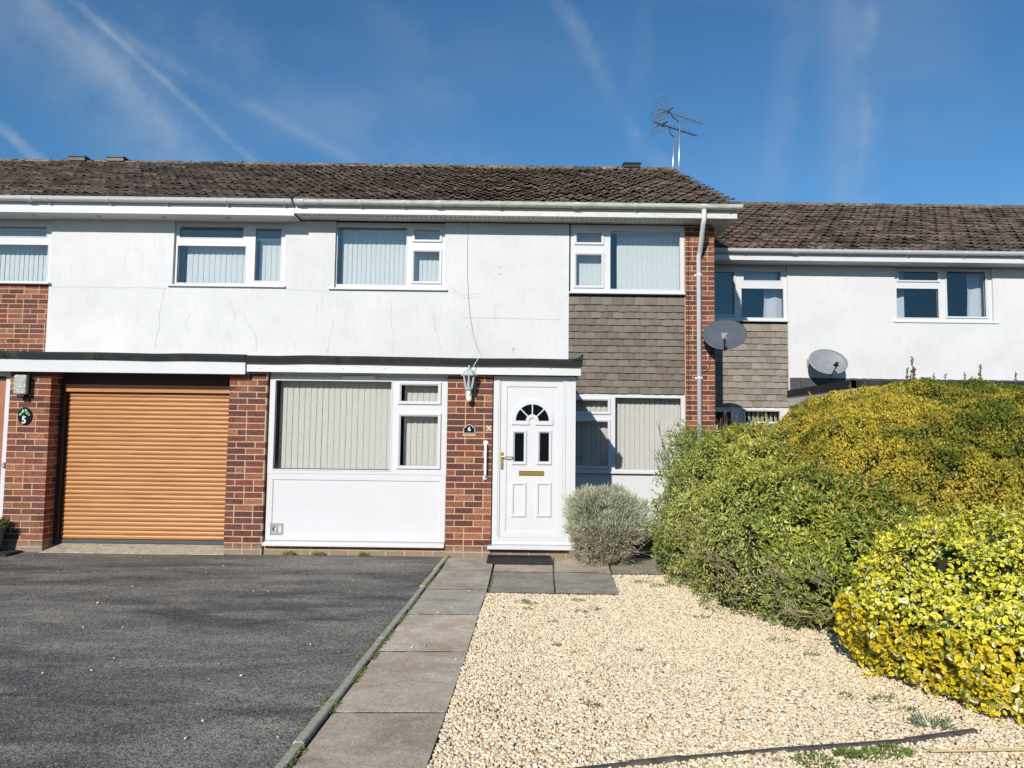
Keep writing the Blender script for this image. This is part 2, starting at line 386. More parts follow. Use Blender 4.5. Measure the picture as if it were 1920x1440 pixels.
tc = N.new('ShaderNodeTexCoord')
def wm(op, a, b=None, c=None):
    n = N.new('ShaderNodeMath'); n.operation = op
    for i, x in enumerate((a, b, c)):
        if x is None: continue
        if isinstance(x, (int, float)): n.inputs[i].default_value = x
        else: L.new(x, n.inputs[i])
    return n.outputs[0]
def wdot(v):
    n = N.new('ShaderNodeVectorMath'); n.operation = 'DOT_PRODUCT'; L.new(tc.outputs['Generated'], n.inputs[0]); n.inputs[1].default_value = v; return n.outputs['Value']
def wsm(v, a, b):
    n = N.new('ShaderNodeMapRange'); n.interpolation_type = 'SMOOTHSTEP'; n.inputs['From Min'].default_value = a; n.inputs['From Max'].default_value = b
    n.inputs['To Min'].default_value = 0; n.inputs['To Max'].default_value = 1; L.new(v, n.inputs['Value']); return n.outputs[0]
nz = N.new('ShaderNodeTexNoise'); nz.inputs['Scale'].default_value = 11; nz.inputs['Detail'].default_value = 9; nz.inputs['Roughness'].default_value = 0.6
L.new(tc.outputs['Generated'], nz.inputs['Vector'])
total = None
# old condensation trails: (start, end, angular half width, strength, sharpness of one side)
for (p, q, hw, st) in [((120, -15), (480, 306), 0.007, 0.30), ((115, -15), (475, 306), 0.022, 0.16), ((30, -20), (410, 320), 0.035, 0.30), ((-120, -60), (330, 330), 0.07, 0.26), ((270, 90), (650, 296), 0.014, 0.22), ((300, 60), (800, 330), 0.07, 0.16), ((-20, 218), (75, 304), 0.011, 0.50),
                       ((1035, -20), (1240, 320), 0.018, 0.22), ((1600, -60), (1590, 420), 0.045, 0.28), ((1640, -60), (1610, 380), 0.010, 0.12), ((1500, -60), (1440, 380), 0.03, 0.12), ((1220, -60), (1190, 300), 0.022, 0.16), ((700, -10), (900, 330), 0.06, 0.10)]:
    a = ray(*p).normalized(); b = ray(*q).normalized(); nn = a.cross(b).normalized(); al = (b - a).normalized(); mid = ((a + b) / 2)
    d = wm('ADD', wdot(nn), wm('MULTIPLY', wm('SUBTRACT', nz.outputs[0], 0.5), hw * 1.5))
    g = wm('SUBTRACT', 1.0, wsm(wm('ABSOLUTE', d), 0.0, hw))
    e = wm('SUBTRACT', 1.0, wsm(wm('ABSOLUTE', wm('SUBTRACT', wdot(al), mid.dot(al))), (b - a).length * 0.45, (b - a).length * 0.75))
    s_ = wm('MULTIPLY', wm('MULTIPLY', g, e), wm('MULTIPLY', wsm(nz.outputs[0], 0.25, 0.72), st * 1.05))
    total = s_ if total is None else wm('ADD', total, s_)
nz2 = N.new('ShaderNodeTexNoise'); nz2.inputs['Scale'].default_value = 2.2; nz2.inputs['Detail'].default_value = 6
mp = N.new('ShaderNodeMapping'); mp.inputs['Scale'].default_value = (1, 2.5, 2.5); mp.inputs['Rotation'].default_value = (0.2, 0.5, 0.3)
L.new(tc.outputs['Generated'], mp.inputs[0]); L.new(mp.outputs[0], nz2.inputs['Vector'])
total = wm('ADD', total, wm('MULTIPLY', wsm(nz2.outputs[0], 0.5, 0.8), 0.14))
mx = N.new('ShaderNodeMix'); mx.data_type = 'RGBA'; L.new(total, mx.inputs[0])
tint = N.new('ShaderNodeMix'); tint.data_type = 'RGBA'; tint.blend_type = 'MULTIPLY'; tint.inputs[0].default_value = 1; L.new(sky.outputs[0], tint.inputs[6]); tint.inputs[7].default_value = (0.55, 0.91, 1.06, 1)
L.new(tint.outputs[2], mx.inputs[6]); mx.inputs[7].default_value = (3.9, 4.7, 5.6, 1)
L.new(mx.outputs[2], bg.inputs[0]); bg.inputs[1].default_value = 0.092
SC.view_settings.view_transform = 'Standard'; SC.view_settings.look = 'None'; SC.view_settings.exposure = 0.25; SC.view_settings.gamma = 1
SC.render.engine = 'CYCLES'
SC.cycles.max_bounces = 8; SC.cycles.transparent_max_bounces = 12

# ------------------------------------------------------------------ building blocks
BR = [(0.27, 0.085, 0.052), (0.31, 0.115, 0.065), (0.23, 0.07, 0.048), (0.16, 0.058, 0.048), (0.135, 0.052, 0.045), (0.33, 0.135, 0.078), (0.20, 0.065, 0.045)]
def brick_cols(bias):
    c = random.choice(BR if random.random() > bias else BR[3:5]); k = random.uniform(0.85, 1.15); return tuple(x * k for x in c)
def bricks(mb, mo, a0, a1, Z0, Z1, P, face='-Y', bias=0.1, thick=0.1, soldier=None):
    """stretcher bond skin. face -Y: runs along X on plane Y=P; face +X/-X: runs along Y on plane X=P. mb bricks, mo mortar"""
    z = Z0; row = 0; g = 0.013; ph = random.uniform(0, 0.2)
    while z < Z1 - 0.01:
        z1 = min(z + 0.062, Z1)
        x = a0 - (0.1125 if row % 2 else 0) ; row += 1
        while x < a1 - 0.02:
            L_ = 0.212 if random.random() > 0.10 else 0.0995
            xa, xb = max(x, a0), min(x + L_, a1)
            if xb - xa > 0.018:
                col = brick_cols(bias); pr = random.uniform(0, 0.0015)
                if face == '-Y': mb.box(xa, xb, P - pr, P + thick - 0.02, z, z1, col, 0.0014)
                elif face == '+X': mb.box(P - thick + 0.02, P + pr, xa, xb, z, z1, col, 0.0014)
                else: mb.box(P - pr, P + thick - 0.02, xa, xb, z, z1, col, 0.0014)
            x += L_ + g
        z += 0.075
def window(parent, rect, Y, glasses, sill=None, glassmat='glass', mat='upvc', label=None, sw=0.035, depth=0.06, name='window'):
    """rect, glasses: (X0,X1,Z0,Z1); each glass (rect, opens)"""
    fr = MB(); fr.plate(*rect, Y, Y + depth, [g[0] for g in glasses])
    for g, op in glasses:
        fr.ring(g[0] - 0.012, g[1] + 0.012, g[2] - 0.012, g[3] + 0.012, 0.016, Y - 0.006, Y + 0.002, 0.004) if not op else None
        if op:
            fr.ring(g[0] - sw, g[1] + sw, g[2] - sw, g[3] + sw, sw - 0.006, Y - 0.022, Y + 0.004, 0.006)
            fr.ring(g[0] - 0.008, g[1] + 0.008, g[2] - 0.008, g[3] + 0.008, 0.012, Y - 0.012, Y + 0.004, 0.004)
    w_ = fr.build(name, M[mat], parent, bevel=0)
    if label: w_['label'] = label
    for g, op in glasses:
        # glass with thin dark gasket
        MB().ring(g[0] - 0.001, g[1] + 0.001, g[2] - 0.001, g[3] + 0.001, 0.006, Y + 0.012, Y + 0.02).build('gasket', M['black'], w_)
        MB().box(g[0], g[1], Y + 0.020, Y + 0.026, g[2], g[3]).build('pane', M[glassmat], w_)
    if sill:
        a, b, zt, out = sill
        MB().prismx([(Y - out, zt - 0.035), (Y - out, zt - 0.008), (Y + 0.01, zt + 0.002), (Y + 0.01, zt - 0.035)], a, b).build('sill', M[mat], w_, bevel=0.004)
    return w_
def blinds(win, X0, X1, Z0, Z1, Y, mat, ang=38, pitch=0.078, width=0.089, gap=(), spread=3, rail=True):
    mb = MB(); x = X0 + 0.03; k = 0
    while x < X1:
        t_ = math.radians(ang + random.uniform(-spread, spread)); c_, s_ = math.cos(t_), math.sin(t_)
        if not any(a < x < b for a, b in gap):
            vs = []; n = 5; sk = random.uniform(-0.004, 0.004)
            for i in range(n):
                u = (i / (n - 1) - 0.5) * width; bow = 0.006 * (1 - (2 * i / (n - 1) - 1) ** 2)
                for z, o in ((Z0, sk), (Z1, 0)):
                    vs.append((x + u * c_ + bow * s_ + o, Y + u * s_ - bow * c_, z))
            mb.add(vs, [(2 * i, 2 * i + 2, 2 * i + 3, 2 * i + 1) for i in range(n - 1)])
        x += pitch; k += 1
    o = mb.build('vertical_blind', M[mat], win, smooth=True, fix=False)
    if rail: MB().box(X0, X1, Y - 0.02, Y + 0.02, Z1 + 0.003, Z1 + 0.035).build('blind_rail', M['whitepl'], win)
    return o
def curtain(win, X0, X1, Z0, Z1, Y, flare=0.0):
    n = 40; vs = []
    for i in range(n + 1):
        f = i / n; x = X0 + (X1 - X0) * f; ph = f * (X1 - X0) / 0.045
        for z, k in ((Z0, 1.0), (Z0 * 0.4 + Z1 * 0.6, 0.93), (Z1, 1.0)):
            vs.append((X1 - (X1 - x) * k + (flare if z == Z0 else 0) * 0, Y + 0.022 * math.sin(ph) + 0.01 * math.sin(ph * 0.37), z))
    fs = [(3 * i + j, 3 * i + 3 + j, 3 * i + 4 + j, 3 * i + 1 + j) for i in range(n) for j in range(2)]
    mb = MB(); mb.add(vs, fs); return mb.build('curtain', M['curtain'], win, smooth=True, fix=False)
def inset(r, a=0, b=0, c=0, d=0): return (r[0] + a, r[1] - b, r[2] + c, r[3] - d)
def gutter(parent, X0, X1, Yc, Zt, r, mat, brackets, joints=()):
    mb = MB(); n = 10; prof = []
    for k in range(n + 1):
        t_ = PI + PI * k / n; prof.append((Yc + r * math.cos(t_), Zt + r * math.sin(t_)))
    for k in range(n, -1, -1):
        t_ = PI + PI * k / n; prof.append((Yc + (r - 0.006) * math.cos(t_), Zt + (r - 0.006) * math.sin(t_)))
    mb.prismx(prof, X0, X1)
    mb.tube([(X0, Yc - r, Zt), (X1, Yc - r, Zt)], 0.006, 6)
    for X in (X0, X1):
        mb.prismx(prof[:n + 1], X - 0.004, X + 0.004)
    g = mb.build('gutter', M[mat], parent, fix=True)
    def band(x, wd, ex):
        b = MB(); pr = [(Yc + (r + ex) * math.cos(PI + PI * k / n), Zt + (r + ex) * math.sin(PI + PI * k / n)) for k in range(n + 1)]
        pr2 = [(Yc + (r + 0.001) * math.cos(PI + PI * k / n), Zt + (r + 0.001) * math.sin(PI + PI * k / n)) for k in range(n, -1, -1)]
        b.prismx(pr + pr2, x - wd, x + wd); return b
    for x in brackets:
        b = band(x, 0.012, 0.007); b.box(x - 0.012, x + 0.012, Yc + r - 0.02, Yc + r + 0.028, Zt - 0.09, Zt - 0.0)
        b.build('bracket', M[mat], g)
    for x in joints: band(x, 0.045, 0.010).build('gutter_joint', M[mat], g)
    return g

TP = [(0.0, 0.004), (0.02, 0.022), (0.045, 0.032), (0.07, 0.022), (0.09, 0.003), (0.165, 0.002), (0.18, 0.018), (0.2, 0.026), (0.225, 0.018), (0.245, 0.002), (0.298, 0.002)]
def tiled_slope(X0, X1, Ye, Ze, Yr, Zr, parent, seed, step_right=0):
    rd = random.Random(seed)
    Ls = math.hypot(Yr - Ye, Zr - Ze); sy, sz = (Yr - Ye) / Ls, (Zr - Ze) / Ls; ny, nz_ = -sz, sy
    rows = int(round(Ls / 0.305)); g = Ls / rows; nt_ = int(math.ceil((X1 - X0) / 0.3)); n = len(TP)
    V, Fa, C = [], [], []
    MV = MB()
    for j in range(rows):
        off = -0.15 if j % 2 else 0
        for i in range(nt_ + 1):
            bx = X0 + i * 0.3 + off; k = rd.uniform(0.6, 1.35); w_ = rd.random()
            col = (0.205 * k, 0.148 * k, 0.118 * k) if w_ > 0.2 else (0.12 * k, 0.092 * k, 0.076 * k)
            if w_ > 0.9: col = (0.23 * k, 0.185 * k, 0.135 * k)
            lift = rd.uniform(0.0, 0.020); sh = rd.uniform(-0.010, 0.010); tw = rd.uniform(-0.012, 0.012); b = len(V)
            for (s_, h0) in ((j * g - 0.03 + sh, 0.048 + lift), ((j + 1) * g + 0.04, 0.010), (j * g - 0.03 + sh, 0.030 + lift)):
                for m_, (u, h) in enumerate(TP):
                    x = min(max(bx + u, X0), X1); hh = h + h0 + tw * (u / 0.3 - 0.5)
                    ss = s_ + (rd.uniform(-0.004, 0.004) if s_ < (j + 0.5) * g else 0)
                    V.append((x, Ye + sy * ss + ny * hh, Ze + sz * ss + nz_ * hh)); C.append(col)
            for m_ in range(n - 1):
                if V[b + m_ + 1][0] - V[b + m_][0] < 1e-5: continue
                Fa.append((b + m_, b + m_ + 1, b + n + m_ + 1, b + n + m_))
                Fa.append((b + 2 * n + m_, b + 2 * n + m_ + 1, b + m_ + 1, b + m_))
    V = np.array(V); o = np_mesh('roof', V, np.array(Fa), np.array(C), M['tile'], parent)
    # moss and lichen clumps grow on the tile edges
    cnt = int((X1 - X0) * rows * 1.4)
    base = ico_unit()
    Vs, Fs, Cs = [], [], []
    for q in range(cnt):
        j = rd.randrange(rows); x = rd.uniform(X0 + 0.05, X1 - 0.05); s_ = j * g - 0.03 + rd.uniform(-0.01, 0.05); r = rd.uniform(0.008, 0.026)
        c0 = np.array((x, Ye + sy * s_ + ny * 0.062, Ze + sz * s_ + nz_ * 0.062))
        rr = np.array((r * rd.uniform(1, 2.2), r, r * 0.7)) * (1 + 0.3 * rng.uniform(-1, 1, (12, 1)))
        Fs.append(base[1] + len(Vs) * 12); Vs.append(base[0] * rr + c0)
        w_ = rd.random(); cc = (0.10, 0.085, 0.045) if w_ < 0.4 else (0.05, 0.045, 0.035) if w_ < 0.75 else (0.27, 0.23, 0.15)
        Cs.append(np.tile(cc, (12, 1)))
    np_mesh('moss', np.concatenate(Vs), np.concatenate(Fs), np.concatenate(Cs), M['moss'], o, smooth=True)['kind'] = 'stuff'
    # sarking and back slope
    b = MB(); e = 0.02
    b.add([(X0, Ye, Ze - e), (X1, Ye, Ze - e), (X1, Yr, Zr - e), (X0, Yr, Zr - e)], [(0, 1, 2, 3)], (0.1, 0.08, 0.07))
    b.add([(X0, Yr, Zr), (X1, Yr, Zr), (X1, 2 * Yr - Ye, Ze), (X0, 2 * Yr - Ye, Ze)], [(0, 1, 2, 3)], (0.1, 0.08, 0.07))
    b.build('roof_deck', M['tile'], o, fix=False)
    # ridge tiles
    rb = MB(); x = X0
    while x < X1 - 0.05:
        x1 = min(x + 0.445, X1); k = rd.uniform(0.8, 1.3); dz = rd.uniform(-0.008, 0.012); r = 0.115; lo = rd.random()
        col = (0.24 * k, 0.20 * k, 0.145 * k) if lo < 0.7 else (0.12 * k, 0.10 * k, 0.08 * k)
        pr = [(Yr + r * math.cos(a), Zr - 0.03 + dz + r * 0.95 * math.sin(a)) for a in [PI * q / 8 for q in range(9)]]
        rb.prismx(pr, x, x1 - 0.008, col); x = x1
    rb.build('ridge', M['tile'], o)
    # lumpy mortar and lichen under and along the ridge
    Vs, Fs, Cs = [], [], []
    for q in range(int((X1 - X0) * 26)):
        x = rd.uniform(X0 + 0.02, X1 - 0.02); a = rd.uniform(-0.1, 0.55) * PI; r = rd.uniform(0.01, 0.028)
        c0 = np.array((x, Yr - 0.115 * math.cos(a) , Zr - 0.03 + 0.11 * math.sin(a)))
        Fs.append(base[1] + len(Vs) * 12); Vs.append(base[0] * np.array((r * 1.8, r, r * 0.6)) * (1 + 0.3 * rng.uniform(-1, 1, (12, 1))) + c0)
        w_ = rd.random(); cc = (0.40, 0.34, 0.23) if w_ < 0.45 else (0.33, 0.27, 0.09) if w_ < 0.6 else (0.10, 0.085, 0.06)
        Cs.append(np.tile(cc, (12, 1)))
    np_mesh('lichen', np.concatenate(Vs), np.concatenate(Fs), np.concatenate(Cs), M['moss'], o, smooth=True)['kind'] = 'stuff'
    return o
def ico_unit():
    p = (1 + 5 ** 0.5) / 2
    v = np.array([(-1, p, 0), (1, p, 0), (-1, -p, 0), (1, -p, 0), (0, -1, p), (0, 1, p), (0, -1, -p), (0, 1, -p), (p, 0, -1), (p, 0, 1), (-p, 0, -1), (-p, 0, 1)]) / math.hypot(1, p)
    f = np.array([(0, 11, 5), (0, 5, 1), (0, 1, 7), (0, 7, 10), (0, 10, 11), (1, 5, 9), (5, 11, 4), (11, 10, 2), (10, 7, 6), (7, 1, 8), (3, 9, 4), (3, 4, 2), (3, 2, 6), (3, 6, 8), (3, 8, 9), (4, 9, 5), (2, 4, 11), (6, 2, 10), (8, 6, 7), (9, 8, 1)])
    return v, f
def tile_hanging(parent, X0, X1, Z0, Z1, Y, rows, tw=0.165, pal=(0.178, 0.150, 0.118)):
    mb = MB(); g = (Z1 - Z0) / rows
    MB().box(X0, X1, Y, Y + 0.1, Z0, Z1).build('tile_backing', M['dkgrey'], parent)
    for j in range(rows):
        z = Z1 - (j + 1) * g; x = X0 - (tw / 2 if j % 2 else 0) + 0.0
        while x < X1 - 0.01:
            a, b = max(x, X0), min(x + tw - 0.003, X1)
            if b - a > 0.015:
                k = random.uniform(0.8, 1.2); hue = random.uniform(-0.01, 0.015); col = (pal[0] * k + hue, pal[1] * k, pal[2] * k - hue * 0.5)
                out = 0.034 + random.uniform(-0.003, 0.004); bow = random.uniform(0.002, 0.007); zz = z + random.uniform(-0.004, 0.003); n = 4; vs = []
                for q in range(n + 1):
                    f = q / n; xx = a + (b - a) * f; o = bow * 4 * f * (1 - f)
                    zl = zz + random.uniform(-0.001, 0.001) + 0.006 * (4 * (f - 0.5) ** 2) * 0.5
                    vs += [(xx, Y - out - o, zl), (xx, Y - 0.010 - o, zz + g + 0.018), (xx, Y - out + 0.013 - o, zl)]
                fs = []
                for q in range(n):
                    fs += [(3 * q, 3 * q + 3, 3 * q + 4, 3 * q + 1), (3 * q + 2, 3 * q + 5, 3 * q + 3, 3 * q)]
                fs += [(0, 1, 2), (3 * n + 2, 3 * n + 1, 3 * n)]
                mb.add(vs, fs, col)
            x += tw
    return mb.build('tile_hanging', M['hung'], parent, fix=True)
def polyx(pxs, Y): return [(at(x, y, Y).x, at(x, y, Y).z) for x, y in pxs]
def densify(pts, n=5, j=0.006):
    out = []
    for a, b in zip(pts[:-1], pts[1:]):
        for k in range(n):
            f = k / n; out.append((a[0] + (b[0] - a[0]) * f + random.uniform(-j, j), a[1] + (b[1] - a[1]) * f + random.uniform(-j, j)))
    return out + [pts[-1]]

YF, YW, YR = 9.0, 11.1, 13.06     # front bay plane, upper wall plane, set-back house plane
XB = at(565, 400, YW).x           # party line between the two terrace houses
XE = at(1340, 600, YW).x          # right end wall
XV = 3.30                         # verge
XL = -11.4
EZ = at(700, 416, YW).z           # underside of the eaves (soffit)
EYf = YW - 0.36                   # fascia plane
GZ = at(500, 375, EYf - 0.06).z   # gutter top
RY = 15.2; RZ = at(640, 306, RY).z - 0.09
ROOFE = (EYf - 0.04, GZ - 0.015)
print('EZ', EZ, 'GZ', GZ, 'RZ', RZ, 'XB', XB, 'XE', XE)

# ================================================================== HOUSE 5 (left)
H5 = thing('terrace_house', (XB - 3.2, YF, 0), 'left white rendered terrace house with a golden oak garage door', 'house', 'terrace houses')
H6 = thing('terrace_house', (0.0, YF, 0), 'middle white rendered terrace house with white front door and white downpipe', 'house', 'terrace houses')
H7 = thing('terrace_house', (7.5, YR, 0), 'right white rendered terrace house set back behind the hedge, curtains upstairs', 'house', 'terrace houses')

# measured openings
W1 = R(-120, 416, 95, 528, YW); W1 = (W1[0], W1[1], W1[2], EZ)
W2 = R(325, 414, 534, 534, YW); W2 = (W2[0], W2[1], W2[2], EZ)
W3 = R(628, 420, 834, 540, YW); W3 = (W3[0], W3[1], W3[2], EZ)
W4 = R(1070, 426, 1283, 548, YW); W4 = (W4[0], W4[1], W4[2], EZ)
Z_FR = at(600, 672, YF - 0.1).z        # top of the flat roof edge
Z_FB = at(600, 682, YF - 0.1).z        # underside of felt
WL5 = at(88, 600, YW).x                # left edge of white render
XT0 = at(1066, 640, YW).x              # tile hanging left edge
XT1 = at(1284, 640, YW).x
# upper walls
TH = 0.12
mb = MB(); mb.plate(WL5, XB, 2.2, EZ, YW, YW + TH, [(W2[0], W2[1], W2[2], EZ + 1)]); mb.build('wall', M['render'], H5)
mb = MB(); mb.plate(XB, XT0, 2.2, EZ, YW, YW + TH, [(W3[0], W3[1], W3[2], EZ + 1)]); mb.build('wall', M['render'], H6)
# cracks in the render
def cracks(lst, Y, parent):
    for l in lst:
        mb = MB(); mb.ribbon(densify(polyx(l, Y)), 0.0036, Y - 0.0016); mb.build('crack', M['crack'], parent, fix=False)
cracks([[(308, 541), (306, 560), (298, 590), (300, 612), (293, 632), (291, 655)], [(358, 588), (350, 600), (347, 615)], [(433, 560), (436, 580), (444, 602)],
        [(441, 588), (458, 589), (462, 605), (472, 617), (480, 622), (481, 660)], [(100, 538), (200, 539), (312, 541)], [(538, 543), (565, 544)]], YW, H5)
cracks([[(735, 565), (732, 590), (735, 615), (739, 640), (736, 665)], [(626, 600), (618, 640), (612, 665)], [(650, 566), (648, 602)], [(845, 540), (870, 555), (905, 549)],
        [(567, 544), (610, 546)], [(868, 596), (960, 597), (1050, 599)], [(927, 570), (928, 596)], [(812, 570), (815, 610), (828, 655)], [(594, 568), (595, 590)], [(850, 548), (867, 560), (900, 557)]], YW, H6)
mb = MB()
for x, y, r in ((937, 501, .008), (937, 514, .008), (876, 612, .007), (963, 655, .012), (961, 660, .008)):
    p = at(x, y, YW); mb = MB(); mb.arc(p.x, p.z, 0.0005, r, 0, 2 * PI, YW - 0.002, YW, 10); mb.build('wall_plug', M['dkgrey'], H6)
# brick under the left upper window, right end brick pier
bk, mo = MB(), MB()
bricks(bk, mo, XL, WL5, 2.3, W1[2] - 0.03, YW + 0.01); mo.box(XL, WL5, YW + 0.0115, YW + TH, 2.2, W1[2] - 0.03)
zb = 0.0
pA0, pA1 = at(11, 860, YF).x, at(88, 860, YF).x
pB0, pB1 = at(425, 870, YF).x, at(496, 870, YF).x
pC0, pC1 = at(837, 870, YF).x, at(922, 870, YF).x
ZP = at(600, 700, YF).z     # top of the piers, underside of fascia
def brick_part(name, bk, mo, H):
    o = bk.build(name, M['brick'], H); mo.build('mortar', M['mortar'], o)
brick_part('brick_panel', bk, mo, H5); bk, mo = MB(), MB()
bricks(bk, mo, pA0, pA1, 0.0, ZP, YF, bias=0.05); mo.box(pA0 + 0.0015, pA1 - 0.0015, YF + 0.0015, YF + 0.29, -0.05, ZP)
bricks(bk, mo, YF + 0.0, YF + 0.26, 0.0, ZP, pA1, '+X')
brick_part('brick_pier', bk, mo, H5); bk, mo = MB(), MB()
bricks(bk, mo, pB0, pB1, 0.0, ZP, YF, bias=0.4); mo.box(pB0 + 0.0015, pB1 - 0.0015, YF + 0.0015, YF + 0.29, -0.05, ZP)
bricks(bk, mo, YF, YF + 0.26, 0.0, ZP, pB0, '-X')
brick_part('brick_pier', bk, mo, H5)
bk, mo = MB(), MB()
bricks(bk, mo, pC0, pC1, 0.0, ZP, YF, bias=0.3); mo.box(pC0 + 0.0015, pC1 - 0.0015, YF + 0.0015, YF + 0.29, -0.05, ZP)
brick_part('brick_pier', bk, mo, H6); bk, mo = MB(), MB()
wl, wr = at(497, 1030, YF).x, at(834, 1030, YF).x
ZS = at(660, 1025, YF).z
bricks(bk, mo, pB1 + 0.012, pC0 - 0.004, 0.0, ZS, YF + 0.045, bias=0.15); mo.box(pB1, pC0, YF + 0.0465, YF + 0.2, -0.05, ZS)
brick_part('plinth', bk, mo, H6); bk, mo = MB(), MB()
dz0 = at(1000, 1027, YF).z; dR = at(1079, 870, YF).x
bricks(bk, mo, pC1 + 0.008, dR, 0.0, dz0, YF + 0.03, bias=0.0); mo.box(pC1, dR - 0.005, YF + 0.0315, YF + 0.2, -0.05, dz0)
brick_part('plinth', bk, mo, H6); bk, mo = MB(), MB()
bricks(bk, mo, XT1 + 0.012, XE, 0.0, EZ, YW + 0.0, bias=0.12); mo.box(XT1, XE - 0.0015, YW + 0.0015, YW + TH + 0.1, -0.05, EZ); bricks(bk, mo, YW, YW + 0.21, 0.0, EZ, XE, '+X')
brick_part('end_pier', bk, mo, H6); bk, mo = MB(), MB()
bricks(bk, mo, YW + 0.225, YR, 0.0, EZ, XE, '+X'); mo.box(XE - 0.2, XE - 0.004, YW + 0.23, 19.3, -0.05, EZ)
brick_part('end_wall', bk, mo, H6)
MB().prismx([(YW + 0.1, EZ), (RY, RZ - 0.06), (19.3, EZ)], XE - 0.2, XE - 0.004).build('gable', M['mortar'], H6)
MB().box(dR - 0.14, dR - 0.002, YF + 0.075, YW, 0, ZP).build('bay_side', M['upvc'], H6)
# closed shells behind the front (rooms)
mb = MB(); mb.box(XL - 0.1, XL, YW, 19.3, 0, EZ); mb.box(XL, XB - 0.06, 19.1, 19.3, 0, EZ); mb.box(XB - 0.06, XB - 0.003, YW + TH, 19.1, 0, EZ)
mb.box(XL, XB - 0.06, YF + 0.4, 19.1, 2.32, 2.38); mb.box(XL, XB - 0.06, YW + 0.3, 19.1, EZ + 0.01, EZ + 0.05); mb.box(pB1 - 0.02, pB1 + 0.0, YF + 0.3, YW + 4, 0, 2.3); mb.box(XL, XB, YF + 4, YF + 4.1, 0, 2.3)
mb.build('inner_wall', M['wallin'], H5)
mb = MB(); mb.box(XB, XE - 0.2, 19.1, 19.3, 0, EZ); mb.box(pB1 + 0.003, dR - 0.15, YF + 0.4, YW + 0.25, 2.22, 2.28); mb.box(pB1 + 0.003, XE - 0.2, YW + 0.3, 19.1, 2.32, 2.38); mb.box(XB, XE - 0.2, YW + 0.3, 19.1, EZ + 0.01, EZ + 0.05)
mb.box(pC1 - 0.1, pC1, YF + 0.3, YW + 3, 0, 2.3); mb.box(XB, XE, YW + 2.5, YW + 2.6, 0, EZ); mb.box(pB1 + 0.003, dR - 0.15, YF + 0.3, YW + 0.28, -0.02, 0.06); mb.box(pB1 + 0.003, XE - 0.2, YW + 0.3, YW + 2.5, -0.02, 0.06); mb.box(dR - 0.14, dR - 0.10, YW + 0.2, YW + 2.5, 0, 2.3)
mb.build('inner_wall', M['wallin'], H6)

# ---- upper windows
def px_g(lst, Y): return [(R(*q[:4], Y), q[4]) for q in lst]
w1 = window(H5, inset(W1, 0, 0, 0, 0.0), YW + 0.05, px_g([(-100, 424, 88, 443, 0), (-104, 458, 89, 527, 0)], YW + 0.05), sill=(W1[0] - 0.04, W1[1] + 0.03, W1[2] + 0.0, 0.11), label='upper left window over the brick panel')
blinds(w1, W1[0], W1[1] - 0.03, W1[2] + 0.05, EZ - 0.14, YW + 0.26, 'blind_pale', -10, 0.073)
w2 = window(H5, W2, YW + 0.05, px_g([(337, 425, 457, 446, 0), (332, 461, 460, 531, 0), (478, 428, 527, 527, 0)], YW + 0.05), sill=(W2[0] - 0.06, W2[1] + 0.03, W2[2], 0.09))
blinds(w2, W2[0] + 0.13, W2[1] - 0.02, W2[2] + 0.05, EZ - 0.26, YW + 0.22, 'blind_pale', -5, 0.086, spread=2, gap=((at(455, 480, YW).x, at(482, 480, YW).x),))
w3 = window(H6, W3, YW + 0.05, px_g([(632, 426, 762, 534, 0), (778, 431, 825, 450, 1), (776, 472, 824, 528, 1)], YW + 0.05), sill=(W3[0] - 0.08, W3[1] + 0.05, W3[2], 0.09))
blinds(w3, W3[0] + 0.07, W3[1] - 0.02, W3[2] + 0.04, EZ - 0.1, YW + 0.22, 'blind_pale', -11, 0.072)
w4 = window(H6, W4, YW + 0.01, px_g([(1081, 437, 1128, 455, 1), (1080, 478, 1128, 536, 1), (1144, 434, 1275, 543, 0)], YW + 0.01), sill=(W4[0] - 0.03, W4[1] + 0.005, W4[2], 0.07))
blinds(w4, W4[0] + 0.05, W4[1] - 0.02, W4[2] + 0.04, EZ - 0.09, YW + 0.18, 'blind_pale', -8, 0.076, spread=1.5, gap=((at(1144, 480, YW).x, at(1158, 480, YW).x),))
# ---- tile hanging on the middle house
ZT1 = at(1175, 559, YW).z; ZT0 = at(1175, 738, YW).z
MB().box(XT0, XT1, YW + 0.045, YW + TH, ZT1, W4[2] + 0.0).build('lintel_strip', M['dkgrey'], H6)
tile_hanging(H6, XT0, XT1, ZT0, ZT1, YW + 0.03, 14)
# ground floor right window with panel
W5 = R(1030, 739, 1284, 886, YW); W5 = (0.55, XT1 + 0.0, W5[2], ZT0)
w5 = window(H6, W5, YW + 0.02, px_g([(1040, 750, 1140, 772, 1), (1040, 790, 1140, 874, 1), (1153, 746, 1277, 881, 0)], YW + 0.02), sill=(W5[0], W5[1] + 0.0, W5[2] + 0.02, 0.05), label='ground floor window beside the front door bay, left half in shade')
blinds(w5, W5[0] + 0.05, W5[1] - 0.02, W5[2] + 0.04, ZT0 - 0.03, YW + 0.19, 'blind_cream', -22, 0.074, gap=((at(1249, 800, YW).x, at(1252, 800, YW).x),), spread=5)
mb = MB(); mb.box(W5[0], W5[1], YW + 0.03, YW + 0.1, 0.1, W5[2] - 0.02)
mb.build('lower_panel', M['upvc'], H6)
MB().box(W5[0], W5[1], YW + 0.012, YW + 0.12, -0.02, 0.10).build('plinth', M['concrete'], H6)

